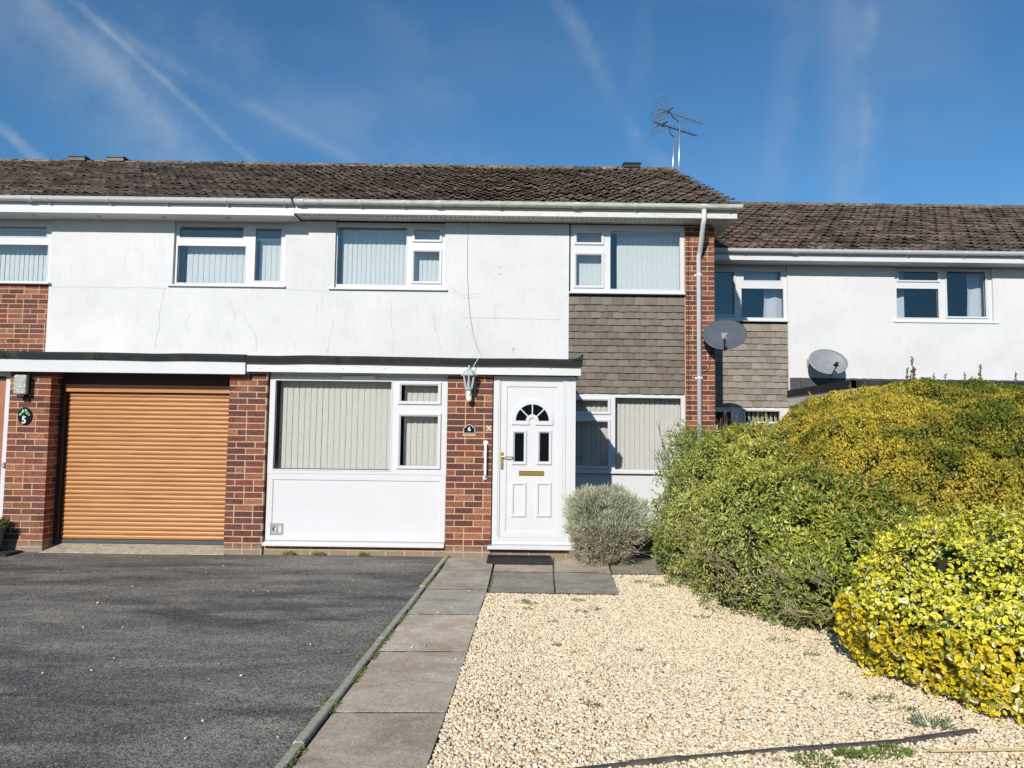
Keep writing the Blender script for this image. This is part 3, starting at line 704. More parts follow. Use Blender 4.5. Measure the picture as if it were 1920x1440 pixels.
# ---- eaves
def eaves(H, X0, X1, zl, mat, gmat, br, jt, dots=None, vents=None, boards=False):
    f = MB(); f.box(X0, X1, EYf, EYf + 0.02, zl, GZ - 0.01); f.build('fascia', M[mat], H, bevel=0.003)
    s_ = MB(); s_.box(X0, X1, EYf + 0.021, YW + 0.02 if True else 0, zl + 0.006, zl + 0.015)
    sf = s_.build('soffit', M[mat], H)
    if boards:
        b = MB(); x = X0 + 0.02
        while x < X1: b.box(x, x + 0.004, EYf + 0.03, YW, zl + 0.0045, zl + 0.0058); x += 0.10
        b.build('board_joint', M['greyvent'], sf)
    for x in vents or ():
        MB().lathe([(0.03, zl - 0.002), (0.035, zl + 0.005)], x, EYf + 0.17, 16).build('soffit_vent', M['greyvent'], sf)
    if dots:
        x = X0 + 0.1
        while x < X1 - 0.1: MB().box(x, x + 0.035, EYf + 0.11, EYf + 0.135, zl + 0.003, zl + 0.0055).build('vent_slot', M['dkgrey'], sf, fix=False); x += 0.072
    return sf
zl5 = at(300, 401, EYf).z; zl6 = at(900, 404, EYf).z
s5 = eaves(H5, XL, XB, zl5, 'upvc', 'upvc', (), (), vents=[at(x, 405, EYf + 0.17).x for x in (65, 185, 307, 429, 551)], boards=True)
s6 = eaves(H6, XB + 0.003, XV - 0.03, zl6, 'upvc_old', 'gutter_old', (), (), dots=True)
Yg = EYf - 0.062
gutter(H5, XL, XB - 0.02, Yg, GZ, 0.058, 'upvc', [at(x, 375, Yg).x for x in (90, 205, 311, 425, 533)], [at(57, 375, Yg).x, at(565, 376, Yg).x])
gutter(H6, XB + 0.022, XV + 0.02, Yg, GZ, 0.060, 'gutter_old', [at(x, 380, Yg).x for x in (676, 757, 938, 1192, 1369)], [at(823, 380, Yg).x, at(1081, 383, Yg).x, at(1318, 388, Yg).x])
MB().prismx([(EYf + 0.022, zl6 + 0.016), (EYf + 0.022, GZ - 0.01), (RY, RZ - 0.03), (19.4, GZ - 0.2), (YW + 0.4, zl6 + 0.016)], XV - 0.06, XV - 0.035).build('bargeboard', M['upvc_old'], H6)
MB().box(XE + 0.003, XV - 0.062, YW + 0.022, 13.0, zl6 + 0.018, zl6 + 0.03).build('verge_soffit', M['upvc_old'], H6)
tiled_slope(XL, XB, *ROOFE, RY, RZ, H5, 1)
rf6 = tiled_slope(XB, XV, *ROOFE, RY, RZ, H6, 2)
def ridge_vent(H, px):
    p = at(px, 300, RY - 0.05); mb = MB(); mb.box(p.x - 0.17, p.x + 0.17, RY - 0.13, RY + 0.13, RZ + 0.03, RZ + 0.105); mb.box(p.x - 0.185, p.x + 0.185, RY - 0.15, RY + 0.15, RZ + 0.105, RZ + 0.135)
    mb.build('ridge_vent', M['black'], H, bevel=0.006)
ridge_vent(H5, 148); ridge_vent(H5, 220); ridge_vent(H6, 1184)

# ---- downpipe with swan neck
p0 = at(1320, 396, Yg); xp = at(1311, 640, YW - 0.05).x
pts = [(p0.x, Yg, GZ - 0.05), (p0.x, Yg, GZ - 0.22), (p0.x - 0.005, Yg + 0.03, GZ - 0.27), (xp + 0.01, YW - 0.09, GZ - 0.60), (xp, YW - 0.05, GZ - 0.66), (xp, YW - 0.05, 0.03)]
dp = MB().tube(pts, 0.036, 12).build('downpipe', M['upvc'], H6, smooth=True)
for z in (3.9, 2.35, 1.2):
    b = MB(); b.tube([(xp, YW - 0.05, z - 0.02), (xp, YW - 0.05, z + 0.02)], 0.041, 12); b.box(xp - 0.06, xp + 0.06, YW - 0.012, YW - 0.002, z - 0.015, z + 0.015); b.build('pipe_clip', M['upvc'], dp)

# ---- flat roofs over the front bays
XS = at(467, 690, YF).x; XF = at(1090, 690, YF - 0.1).x
zf5a, zf5b = at(230, 676, YF - 0.13).z, at(230, 699, YF - 0.13).z
MB().box(XL, XS, YF - 0.13, YF - 0.10, zf5b, zf5a + 0.01).build('porch_fascia', M['upvc'], H5, bevel=0.004)
MB().box(XL, XS, YF - 0.10, YF + 0.35, zf5b + 0.02, zf5b + 0.035).build('porch_soffit', M['upvc'], H5)
zf6a, zf6b = at(800, 684, YF - 0.1).z, at(800, 701, YF - 0.1).z
mb = MB(); mb.box(XS + 0.004, XF - 0.003, YF - 0.10, YF - 0.07, zf6b, zf6a + 0.01); mb.box(XF - 0.033, XF - 0.003, YF - 0.068, YW - 0.02, zf6b, zf6a + 0.01)
mb.build('porch_fascia', M['white_wood'], H6, bevel=0.003)
for x in range(488, 1085, 78):
    p = at(x, 691, YF - 0.1); mb = MB(); mb.arc(p.x, p.z, 0.0005, 0.006, 0, 2 * PI, YF - 0.102, YF - 0.1, 8); mb.build('nail_head', M['dkgrey'], H6)
MB().box(XS + 0.004, XF - 0.035, YF - 0.068, YF + 0.3, zf6b + 0.03, zf6b + 0.04).build('porch_soffit', M['white_wood'], H6)
def felt(H, X0, X1, Y0, zt, zb_, right=False):
    mb = MB(); n = max(2, int((X1 - X0) / 0.35)); 
    zoff = [random.uniform(-0.006, 0.006) for _ in range(n + 1)]
    for k in range(n):
        a, b = X0 + (X1 - X0) * k / n, X0 + (X1 - X0) * (k + 1) / n
        pr = lambda x, dz: [(x, Y0, zb_ + dz), (x, Y0 - 0.012, zt - 0.03 + dz), (x, Y0 + 0.03, zt + dz), (x, Y0 + 0.10, zt - 0.005), (x, YW + 0.0, zt - 0.05), (x, YW + 0.0, zt - 0.10), (x, Y0 + 0.05, zb_ + 0.005)]
        A, B = pr(a, zoff[k]), pr(b, zoff[k + 1]); m_ = len(A)
        fs = [(i, m_ + i, m_ + (i + 1) % m_, (i + 1) % m_) for i in range(m_)]
        if k == 0: fs.append(tuple(range(m_)))
        if k == n - 1: fs.append(tuple(range(2 * m_ - 1, m_ - 1, -1)))
        mb.add(A + B, fs)
        if k % 3 == 2: mb.box(b - 0.003, b + 0.004, Y0 - 0.014, Y0 + 0.02, zb_ + 0.004, zt - 0.012)
    return mb.build('flat_roof', M['felt'], H)
felt(H5, XL, XS, YF - 0.15, at(230, 661, YF - 0.15).z, at(230, 675, YF - 0.15).z)
felt(H6, XS + 0.002, XF + 0.01, YF - 0.14, at(780, 669, YF - 0.14).z, at(780, 683, YF - 0.14).z)
zt = at(1080, 672, YF - 0.1).z
MB().prism([(XF - 0.10, zt - 0.02), (XF + 0.012, zt - 0.03), (XF + 0.02, zt + 0.045), (XF + 0.005, zt + 0.05), (XF - 0.02, zt + 0.015)], YF - 0.15, YF + 0.0).build('felt_upstand', M['felt'], H6)

# ---- garage door
gx0, gx1 = pA1, pB0; YG = YF + 0.26
zt_ = at(280, 737, YG).z; zb_ = at(280, 1012, YG).z; xg0 = at(131, 860, YG).x; xg0 = at(122, 870, YG).x
mb = MB(); ns = 33; hs = (zt_ - zb_) / ns
for k in range(ns):
    z = zb_ + k * hs; n = 7
    pr = [(YG + 0.022, z)] + [(YG + 0.012 - 0.015 * math.sin(PI * (q + 0.5) / n) ** 0.7, z + 0.003 + (hs - 0.006) * (q / (n - 1))) for q in range(n)] + [(YG + 0.022, z + hs)]
    b0 = len(mb.v); mm = len(pr)
    mb.add([(xg0, y, zz) for y, zz in pr] + [(gx1 + 0.05, y, zz) for y, zz in pr], [(i, mm + i, mm + i + 1, i + 1) for i in range(mm - 1)])
gd = mb.build('garage_door', M['oak'], H5, fix=True)
MB().box(xg0 - 0.01, gx1 + 0.05, YG - 0.012, YG + 0.02, zb_ - 0.045, zb_ - 0.002).build('bottom_seal', M['dkgrey'], gd)
zh = at(280, 722, YG - 0.06).z
MB().box(xg0 - 0.03, gx1 + 0.05, YG - 0.06, YG + 0.03, zt_ + 0.004, zh).build('roller_casing', M['oak'], gd, bevel=0.004)
MB().box(gx0 - 0.05, gx1 + 0.05, YG - 0.03, YG + 0.03, zh + 0.003, ZP + 0.05).build('garage_header', M['shadebrown'], H5)
MB().box(gx0 - 0.05, xg0 - 0.012, YG - 0.06, YG + 0.03, 0, zh).build('guide_rail', M['shadebrown'], gd)
cs = MB()
a = G(100, 1033); b = G(421, 1040)
cs.add([(gx0 - 0.02, YF - 0.02, 0.012), (gx1 + 0.02, YF - 0.03, 0.012), (gx1 + 0.02, YG + 0.03, zb_ - 0.047), (gx0 - 0.02, YG + 0.03, zb_ - 0.047),
        (gx0 - 0.02, YF - 0.03, -0.05), (gx1 + 0.02, YF - 0.04, -0.05), (gx1 + 0.02, YG + 0.03, -0.05), (gx0 - 0.02, YG + 0.03, -0.05)], [(0, 1, 2, 3), (0, 4, 5, 1), (3, 7, 4, 0), (1, 5, 6, 2)])
cs.build('garage_threshold', M['concrete'], H5)

# ---- left neighbour's own front door beside pier
dl = MB(); dl.box(pA0 - 0.95, pA0 - 0.07, YF + 0.06, YF + 0.11, 0.12, ZP - 0.10)
for zz in (0.3, 1.1): dl.ring(pA0 - 0.80, pA0 - 0.22, zz, zz + 0.65, 0.05, YF + 0.045, YF + 0.062, 0.012)
d5 = dl.build('front_door', M['brown'], H5)
MB().ring(pA0 - 1.01, pA0 - 0.004, 0.06, ZP - 0.01, 0.07, YF + 0.03, YF + 0.13, 0.005).build('door_frame', M['upvc'], d5)
MB().box(pA0 - 0.055, pA0 - 0.02, YF + 0.005, YF + 0.03, 1.0, 1.06).build('handle', M['alu'], d5)
MB().box(XL, pA0 - 1.01, YF, YF + 0.2, -0.02, ZP).build('porch_wall', M['render'], H5)

# ---- front living room window + white panel
YB = YF + 0.05
W6 = (at(502, 860, YB).x, at(837, 860, YB).x, at(660, 1015, YB).z, ZP)
pan = R(513, 893, 829, 1008, YB)
w6 = window(H6, (W6[0], W6[1], at(660, 889, YB).z, at(660, 707, YB).z), YB, px_g([(514, 714, 733, 881, 0), (752, 722, 822, 753, 1), (750, 780, 821, 874, 1)], YB), label='large ground floor window between two brick piers')
blinds(w6, at(528, 800, YB + .2).x, W6[1] - 0.03, at(660, 882, YB).z + 0.01, ZP - 0.07, YB + 0.155, 'blind_cream', -9, 0.073, spread=3, gap=((at(744, 800, YB).x, at(758, 800, YB).x),))
mb = MB(); mb.ring(W6[0], W6[1], W6[2], at(660, 889, YB).z - 0.003, 0.075, YB, YB + 0.06, 0.006); mb.box(W6[0] + 0.07, W6[1] - 0.07, YB + 0.012, YB + 0.05, W6[2] + 0.07, at(660, 889, YB).z - 0.07)
lp = mb.build('lower_panel', M['upvc'], H6)
MB().prismx([(YB - 0.09, W6[2] - 0.055), (YB - 0.09, W6[2] - 0.02), (YB + 0.02, W6[2] - 0.002), (YB + 0.02, W6[2] - 0.055)], wl - 0.03, wr - 0.008).build('sill', M['upvc'], lp, bevel=0.005)
MB().box(W6[0], W6[1], YB + 0.015, YB + 0.08, at(660, 707, YB).z + 0.003, ZP + 0.02).build('head_board', M['white_wood'], H6)
v = R(642, 706, 704, 711, YB - 0.02); MB().box(v[0], v[1], YB - 0.03, YB, v[2], v[3] + 0.005).build('trickle_vent', M['whitepl'], w6, bevel=0.004)
v = R(507, 981, 530, 1003, YB)
mb = MB(); mb.plate(v[0], v[1], v[2], v[3], YB + 0.0, YB + 0.03, [(v[0] + 0.02, (v[0] + v[1]) / 2 - 0.01, v[2] + 0.03, v[3] - 0.03), ((v[0] + v[1]) / 2 + 0.012, v[1] - 0.02, v[2] + 0.03, v[3] - 0.03)])
vn = mb.build('air_vent', M['greyvent'], lp)
mb = MB(); cx = (v[0] + v[1]) / 2; cz = (v[2] + v[3]) / 2
mb.arc(v[0] + 0.062, cz, 0.022, 0.036, PI * 0.6, PI * 1.4, YB + 0.004, YB + 0.02, 10); mb.box(v[0] + 0.01, v[1] - 0.01, YB + 0.022, YB + 0.028, v[2] + 0.02, v[3] - 0.02)
mb.build('vent_louvre', M['dkgrey'], vn)

# ---- front door
YD = YF + 0.03
fx0 = pC1 + 0.012; fx1 = dR; fz1 = at(1000, 706, YD).z; fz0 = at(1000, 1021, YD).z
lf = R(937, 713, 1057, 1010, YD)
mb = MB(); mb.plate(fx0, fx1, fz0, fz1, YD - 0.01, YD + 0.07, [(lf[0], lf[1], lf[2], lf[3])]); 
mb.ring(fx0 + 0.035, lf[1] + 0.02, lf[2] - 0.02, lf[3] + 0.02, 0.03, YD - 0.018, YD - 0.009, 0.004); mb.box(lf[1] + 0.08, lf[1] + 0.083, YD - 0.013, YD - 0.009, fz0, fz1)
dfr = None
dl = MB(); dl.box(lf[0] + 0.004, lf[1] - 0.004, YD + 0.010, YD + 0.06, lf[2] + 0.004, lf[3] - 0.004)
ip = R(950, 726, 1044, 998, YD)
dl.ring(lf[0] + 0.006, lf[1] - 0.006, lf[2] + 0.006, lf[3] - 0.006, ip[0] - lf[0] - 0.006, YD - 0.002, YD + 0.012, 0.006)
for q in ((959, 806, 988, 872), (1006, 806, 1035, 872), (958, 904, 987, 970), (1005, 904, 1034, 970)):
    r_ = R(*q, YD); dl.ring(*r_, 0.034, YD - 0.008, YD + 0.011, 0.012)
fc = at(998, 789, YD); PX = YD / F
dl.arc(fc.x, fc.z, 31 * PX, 39 * PX, 0, PI, YD - 0.008, YD + 0.011, 28); dl.arc(fc.x, fc.z, 6 * PX, 12 * PX, 0, PI, YD - 0.008, YD + 0.011, 16)
for s_ in (-1, 1): dl.box(fc.x + s_ * 6 * PX, fc.x + s_ * 39 * PX, YD - 0.008, YD + 0.011, fc.z - 7.5 * PX, fc.z - 0.001)
for a in (PI * 0.25, PI * 0.5, PI * 0.75):
    ca, sa = math.cos(a), math.sin(a); w_ = 0.007; pts = [(fc.x + ca * r + sa * w_ * s_, fc.z + sa * r - ca * w_ * s_) for r, s_ in ((11 * PX, 1), (32 * PX, 1), (32 * PX, -1), (11 * PX, -1))]
    dl.prism(pts, YD - 0.006, YD + 0.011)
door = dl.build('front_door', M['upvc'], H6); door['label'] = 'white panelled front door with fanlight'
mb.build('door_frame', M['upvc'], door)
mb = MB(); mb.arc(fc.x, fc.z, 11 * PX, 31.5 * PX, 0, PI, YD + 0.004, YD + 0.012, 28); mb.build('fanlight_glass', M['doorglass'], door)
for q in ((965, 812, 982, 865), (1012, 812, 1029, 865)):
    r_ = R(*q, YD); MB().box(*r_[:2], YD + 0.004, YD + 0.012, *r_[2:]).build('door_glass', M['doorglass'], door)
    
r_ = R(973, 883, 1020, 892, YD); lb = MB(); lb.ring(*r_, 0.010, YD + 0.0, YD + 0.012, 0.003); lb.box(r_[0] + 0.008, r_[1] - 0.008, YD + 0.004, YD + 0.012, r_[2] + 0.008, r_[3] - 0.008)
lb.build('letterbox', M['brass'], door)
r_ = R(939, 848, 944, 880, YD); hb = MB(); hb.box(*r_[:2], YD - 0.010, YD - 0.003, *r_[2:]); hz = at(942, 856, YD).z; hx = (r_[0] + r_[1]) / 2
hb.tube([(hx, YD - 0.01, hz), (hx, YD - 0.05, hz), (hx + 0.03, YD - 0.055, hz), (hx + 0.12, YD - 0.05, hz - 0.005), (hx + 0.125, YD - 0.03, hz - 0.005)], 0.008, 8)
hb.build('handle', M['brass'], door, smooth=False)
MB().prismx([(YD - 0.10, fz0 - 0.05), (YD - 0.10, fz0 - 0.015), (YD + 0.02, fz0 - 0.001), (YD + 0.02, fz0 - 0.05)], fx0 - 0.05, fx1).build('door_sill', M['upvc'], door, bevel=0.005)

# ================================================================== HOUSE 7 (right, set back)
Z7 = at(1600, 499, YR).z; X70 = XE - 0.1; X7R = 13.0
YG7 = YR - 0.36; GZ7 = at(1600, 470, YG7 - 0.06).z; RY7 = 17.2; RZ7 = at(1600, 381, RY7).z - 0.09
XW7 = at(1479, 600, YR).x
W7 = R(1300, 502, 1478, 600, YR); W7 = (XE + 0.05, XW7 - 0.02, W7[2], Z7)
W8 = R(1678, 502, 1862, 602, YR); W8 = (W8[0], W8[1], W8[2], Z7)
mb = MB(); mb.plate(XW7, X7R, 0, Z7, YR, YR + TH, [(W8[0], W8[1], W8[2], Z7 + 1)]); mb.build('wall', M['render'], H7)
w7 = window(H7, W7, YR + 0.03, px_g([(1318, 510, 1376, 590, 1), (1394, 509, 1464, 526, 0), (1390, 541, 1469, 596, 0)], YR + 0.03), glassmat='glass_dark', sill=(W7[0], W7[1] + 0.02, W7[2] + 0.01, 0.06), sw=0.03)
curtain(w7, at(1432, 560, YR + 0.2).x, at(1468, 560, YR + 0.2).x, W7[2] + 0.03, Z7 - 0.28, YR + 0.25)
MB().box(at(1394, 509, YR).x, at(1464, 509, YR).x, YR + 0.2, YR + 0.22, Z7 - 0.22, Z7 - 0.02).build('roller_blind', M['blind_pale'], w7)
w8 = window(H7, W8, YR + 0.04, px_g([(1684, 509, 1758, 526, 1), (1681, 541, 1760, 596, 0), (1775, 509, 1848, 594, 1)], YR + 0.04), glassmat='glass_dark', sill=(W8[0] - 0.04, W8[1] + 0.08, W8[2], 0.06), sw=0.03)
curtain(w8, at(1676, 560, YR + 0.2).x, at(1697, 560, YR + 0.2).x, W8[2] + 0.03, Z7 - 0.04, YR + 0.25)
curtain(w8, at(1815, 560, YR + 0.2).x, at(1852, 560, YR + 0.2).x, W8[2] + 0.03, Z7 - 0.04, YR + 0.25)
ZH1 = at(1410, 609, YR).z; ZH0 = at(1410, 763, YR).z
MB().box(XE, XW7 - 0.02, YR + 0.06, YR + 0.1, ZH1, W7[2]).build('lintel_strip', M['black'], H7)
tile_hanging(H7, XE, XW7 - 0.02, ZH0, ZH1, YR + 0.04, 13, 0.17, (0.262, 0.232, 0.188))
MB().box(XW7 - 0.02, XW7, YR - 0.01, YR + 0.1, ZH0, Z7).build('corner_trim', M['upvc'], H7)
W9 = (XE, XW7 + 0.0, 0.9, ZH0)
w9 = window(H7, W9, YR + 0.03, px_g([(1340, 772, 1371, 860, 0), (1397, 771, 1462, 791, 1), (1397, 812, 1462, 870, 0)], YR + 0.03))
blinds(w9, at(1400, 780, YR).x, W9[1] - 0.05, 0.95, ZH0 - 0.05, YR + 0.2, 'blind_cream', 40, rail=False)
MB().box(XE, XW7, YR + 0.03, YR + 0.1, 0, 0.9).build('lower_panel', M['upvc'], H7)
mb = MB(); mb.box(XE + 0.0, X7R, YR + 3, YR + 3.1, 0, Z7); mb.box(XE, X7R, YR + 0.2, YR + 8, 2.32, 2.4); mb.box(XE, X7R, YR + 0.2, YR + 8, Z7 + 0.01, Z7 + 0.05); mb.box(X7R, X7R + 0.1, YR, YR + 8, 0, Z7); mb.box(XE, X7R, YR + 8, YR + 8.1, 0, Z7); mb.box(XE - 0.002, XE + 0.03, YR + 0.1, YR + 8, 0, Z7); mb.box(at(1600, 560, YR).x, at(1600, 560, YR).x + 0.1, YR + 0.2, YR + 3, 0, Z7)
mb.build('inner_wall', M['dkgrey'], H7)
zl7 = at(1600, 490, YG7).z
MB().box(XE, X7R, YG7, YG7 + 0.02, zl7, GZ7 - 0.01).build('fascia', M['upvc'], H7, bevel=0.003)
MB().box(XE, X7R, YG7 + 0.021, YR + 0.02, zl7 + 0.006, zl7 + 0.016).build('soffit', M['upvc'], H7)
MB().box(XE, X7R, YR + 0.005, YR + 0.1, Z7, zl7 + 0.005).build('wall_head', M['upvc'], H7) if zl7 > Z7 + 0.01 else None
gutter(H7, XE + 0.02, X7R, YG7 - 0.062, GZ7, 0.058, 'upvc', [at(x, 473, YG7).x for x in (1395, 1590, 1700, 1805, 1915)], [at(1488, 473, YG7).x])
tiled_slope(XE + 0.01, X7R, YG7 - 0.04, GZ7 - 0.015, RY7, RZ7, H7, 3)
# its projecting flat-roofed porch
XP = at(1478, 750, YR).x; YP = XP * F / (1603 - 965)
zpt = at(1604, 713, YP).z; zpb = at(1604, 727, YP).z; zpc = at(1604, 748, YP).z
mb = MB(); mb.box(XP, X7R, YP, YR, zpb, zpt - 0.01); mb.box(XP - 0.01, X7R, YP - 0.02, YP + 0.06, zpb, zpt); mb.box(XP - 0.02, XP + 0.06, YP - 0.02, YR, zpb - 0.005, zpt + 0.003)
mb.build('flat_roof', M['felt'], H7)
mb = MB(); mb.box(XP + 0.0, XP + 0.03, YP, YR, zpc, zpb - 0.006); mb.box(XP + 0.03, X7R, YP, YP + 0.03, zpc, zpb - 0.002); mb.build('porch_fascia', M['upvc'], H7)
bk, mo = MB(), MB(); bricks(bk, mo, YP + 0.1, YR, 0, zpc + 0.02, XP + 0.08, '-X', thick=0.1); mo.box(XP + 0.085, XP + 0.2, YP + 0.1, YR, -0.05, zpc + 0.02); mo.box(XP + 0.2, X7R, YP + 0.1, YP + 0.2, -0.05, zpc + 0.02)
brick_part('porch_wall', bk, mo, H7)
mb = MB(); zfl = at(1700, 711, YR).z; x = XW7
while x < X7R:
    mb.box(x, x + 0.045, YR - 0.022 - (0.006 if int(x * 20) % 2 else 0), YR - 0.002, zpt - 0.25, zfl + random.uniform(-0.004, 0.004)); x += 0.048
mb.build('lead_flashing', M['dkgrey'], H7)

# ================================================================== FITTINGS (things of their own)
# carriage lantern
p = at(880, 745, YF); lx = p.x; ly = YF - 0.13
LN = thing('wall_lantern', (lx, YF, p.z), 'silver grey carriage lantern on the brick pier between window and front door', 'wall light')
S = YF / F
zt_ = at(880, 703, ly).z; zb2 = at(880, 728, ly).z
mb = MB(); mb.lathe([(0.092, zt_ - 0.012), (0.098, zt_), (0.062, zt_ + 0.045), (0.02, zt_ + 0.07), (0.012, zt_ + 0.08), (0.012, zt_ + 0.095), (0.016, zt_ + 0.1), (0.004, zt_ + 0.125)], lx, ly, 6)
mb.build('lantern_roof', M['lantern'], LN)
mb = MB()
for k in range(6):
    a = 2 * PI * (k + 0.5) / 6; mb.tube([(lx + 0.070 * math.cos(a), ly + 0.068 * math.sin(a), zt_ - 0.01), (lx + 0.04 * math.cos(a), ly + 0.04 * math.sin(a), zb2)], 0.010, 5)
mb.lathe([(0.03, zb2 - 0.03), (0.046, zb2 - 0.008), (0.046, zb2 + 0.008)], lx, ly, 12)
mb.build('lantern_cage', M['lantern'], LN)
MB().lathe([(0.034, zb2 + 0.008), (0.058, zt_ - 0.013)], lx, ly, 6).build('lantern_glass', M['glass'], LN)
MB().lathe([(0.012, zb2), (0.022, zb2 + 0.04), (0.018, zb2 + 0.08), (0.004, zb2 + 0.1)], lx, ly, 10).build('bulb', M['whitepl'], LN, smooth=True)
mb = MB(); mb.tube([(lx, ly, zb2 - 0.02), (lx, ly, zb2 - 0.07), (lx, ly + 0.03, zb2 - 0.11), (lx, YF - 0.01, zb2 - 0.1)], 0.022, 10); mb.lathe([(0.022, zb2 - 0.16), (0.036, zb2 - 0.13), (0.030, zb2 - 0.06)], lx, ly + 0.03, 12)
mb.build('motion_sensor', M['whitepl'], LN, smooth=True)
MB().box(lx - 0.035, lx + 0.035, YF - 0.03, YF - 0.004, zb2 - 0.14, zb2 - 0.02).build('back_plate', M['lantern'], LN, bevel=0.008)
# bulkhead light
p = at(48, 722, YF); BL = thing('wall_light', (p.x, YF, p.z), 'rectangular frosted bulkhead light on the left brick pier above the number five plaque', 'wall light')
hx, hz = 0.078, 0.118; 
MB().box(p.x - hx * 0.9, p.x + hx * 0.9, YF - 0.05, YF - 0.003, p.z - hz, p.z + hz).build('light_body', M['black'], BL, bevel=0.01)
MB().box(p.x - hx, p.x + hx, YF - 0.115, YF - 0.05, p.z - hz, p.z + hz).build('lens', M['lens'], BL, bevel=0.02, seg=3)
MB().box(p.x - 0.04, p.x + 0.05, YF - 0.10, YF - 0.003, p.z - hz - 0.04, p.z - hz - 0.002).build('sensor_box', M['black'], BL, bevel=0.01)
# number plaques
def text_mesh(txt, size, x, y, z, mat, name, parent, ext=0.002):
    cu = bpy.data.curves.new(name, 'FONT'); cu.body = txt; cu.size = size; cu.extrude = ext; cu.align_x = 'CENTER'; cu.align_y = 'CENTER'; cu.offset = size * 0.02
    o = bpy.data.objects.new(name, cu); COL.objects.link(o); bpy.context.view_layer.update()
    me = bpy.data.meshes.new_from_object(o); bpy.data.objects.remove(o)
    me.transform(Matrix.Translation((x, y, z)) @ Matrix.Rotation(PI / 2, 4, 'X')); me.materials.clear(); me.materials.append(M[mat])
    return link(me, name, parent)
p = at(48, 780, YF); PL = thing('house_number_plaque', (p.x, YF, p.z), 'black oval house number plaque with green leaves and a white 5', 'number plaque')
mb = MB(); mb.prism([(p.x + 0.083 * math.cos(t_), p.z + 0.104 * math.sin(t_)) for t_ in [2 * PI * k / 28 for k in range(28)]], YF - 0.02, YF - 0.002); mb.build('plaque_plate', M['blackgloss'], PL)
M['mint'] = simple('mint_paint', (0.20, 0.58, 0.34), 0.4); M['pink'] = simple('pink_paint', (0.4, 0.04, 0.12), 0.4)
mb = MB()
for dx, dz, r, a in ((-0.05, 0.022, 0.018, 0.8), (-0.022, 0.058, 0.020, 1.2), (0.014, 0.062, 0.020, 1.9), (0.030, 0.035, 0.022, 2.3), (0.048, 0.018, 0.016, 2.5)):
    mb.prism([(p.x + dx + r * math.cos(t_) * math.cos(a) * 1.2 - r * 0.7 * math.sin(t_) * math.sin(a), p.z + dz + r * 1.2 * math.cos(t_) * math.sin(a) + r * 0.7 * math.sin(t_) * math.cos(a)) for t_ in [2 * PI * k / 12 for k in range(12)]], YF - 0.0215, YF - 0.0195)
mb.build('leaf_motif', M['mint'], PL)
mb = MB(); mb.prism([(p.x - 0.012 + 0.012 * math.cos(t_), p.z + 0.005 + 0.010 * math.sin(t_)) for t_ in [2 * PI * k / 10 for k in range(10)]], YF - 0.0215, YF - 0.0195); mb.build('flower_motif', M['pink'], PL)
text_mesh('5', 0.115, p.x - 0.004, YF - 0.022, p.z - 0.052, 'whitepl', 'numeral', PL)
p = at(880, 804, YF); PL = thing('house_number_plaque', (p.x, YF, p.z), 'small black house number plaque with curved top and a white 6', 'number plaque')
w_, h_ = 0.063, 0.047
pts = [(p.x - w_, p.z - h_), (p.x + w_, p.z - h_), (p.x + w_, p.z + h_ * 0.1), (p.x + w_ * 0.7, p.z + h_ * 0.35), (p.x + w_ * 0.35, p.z + h_ * 0.85), (p.x, p.z + h_ * 1.05), (p.x - w_ * 0.35, p.z + h_ * 0.85), (p.x - w_ * 0.7, p.z + h_ * 0.35), (p.x - w_, p.z + h_ * 0.1)]
MB().prism([(p.x + (x - p.x) * 1.10, p.z + (z - p.z) * 1.12) for x, z in pts], YF - 0.012, YF - 0.002).build('plaque_rim', M['whitepl'], PL)
MB().prism(pts, YF - 0.016, YF - 0.0125).build('plaque_plate', M['blackgloss'], PL)
text_mesh('6', 0.072, p.x, YF - 0.018, p.z - 0.004, 'whitepl', 'numeral', PL)
MB().box(p.x - 0.078, p.x + 0.078, YF - 0.006, YF - 0.0032, p.z - 0.088, p.z - 0.060).build('mortar_smear', M['mortar'], PL)
# brass butterfly ornament / bell
p = at(917, 803, YF); mb = MB()
for dx, dz, a in ((-0.016, 0.018, 2.2), (0.016, 0.018, 0.9), (-0.013, -0.014, -2.3), (0.013, -0.014, -0.8)):
    mb.prism([(p.x + dx + 0.020 * math.cos(t_) * math.cos(a) - 0.011 * math.sin(t_) * math.sin(a), p.z + dz + 0.020 * math.cos(t_) * math.sin(a) + 0.011 * math.sin(t_) * math.cos(a)) for t_ in [2 * PI * k / 12 for k in range(12)]], YF - 0.012, YF - 0.004)
mb.tube([(p.x, YF - 0.012, p.z - 0.02), (p.x, YF - 0.012, p.z + 0.022)], 0.005, 6)
tag(mb.build('wall_ornament', M['cream'], None, (p.x, YF, p.z)), 'small cream butterfly-shaped ornament on the bricks left of the door frame', 'ornament')
# grab rail
a, b = at(911, 829, YF), at(911, 896, YF)
GR = thing('grab_rail', (a.x, YF, b.z), 'white vertical grab rail screwed to the brick pier left of the door', 'handrail')
MB().tube([(a.x, YF - 0.01, a.z - 0.02), (a.x, YF - 0.05, a.z - 0.025), (a.x, YF - 0.06, a.z - 0.06), (a.x, YF - 0.06, b.z + 0.06), (a.x, YF - 0.05, b.z + 0.025), (a.x, YF - 0.01, b.z + 0.02)], 0.016, 10).build('rail', M['whitepl'], GR, smooth=True)
for z in (a.z - 0.01, b.z + 0.01): MB().lathe([(0.03, 0), (0.03, 0.012)], 0, 0, 14).build('rail_flange', M['whitepl'], GR)
for o, z in zip([c for c in COL.objects if c.parent == GR and c.name.startswith('rail_flange')], (a.z - 0.01, b.z + 0.01)):
    o.data = o.data.copy(); o.data.transform(Matrix.Translation((a.x, YF - 0.004, z)) @ Matrix.Rotation(PI / 2, 4, 'X'))
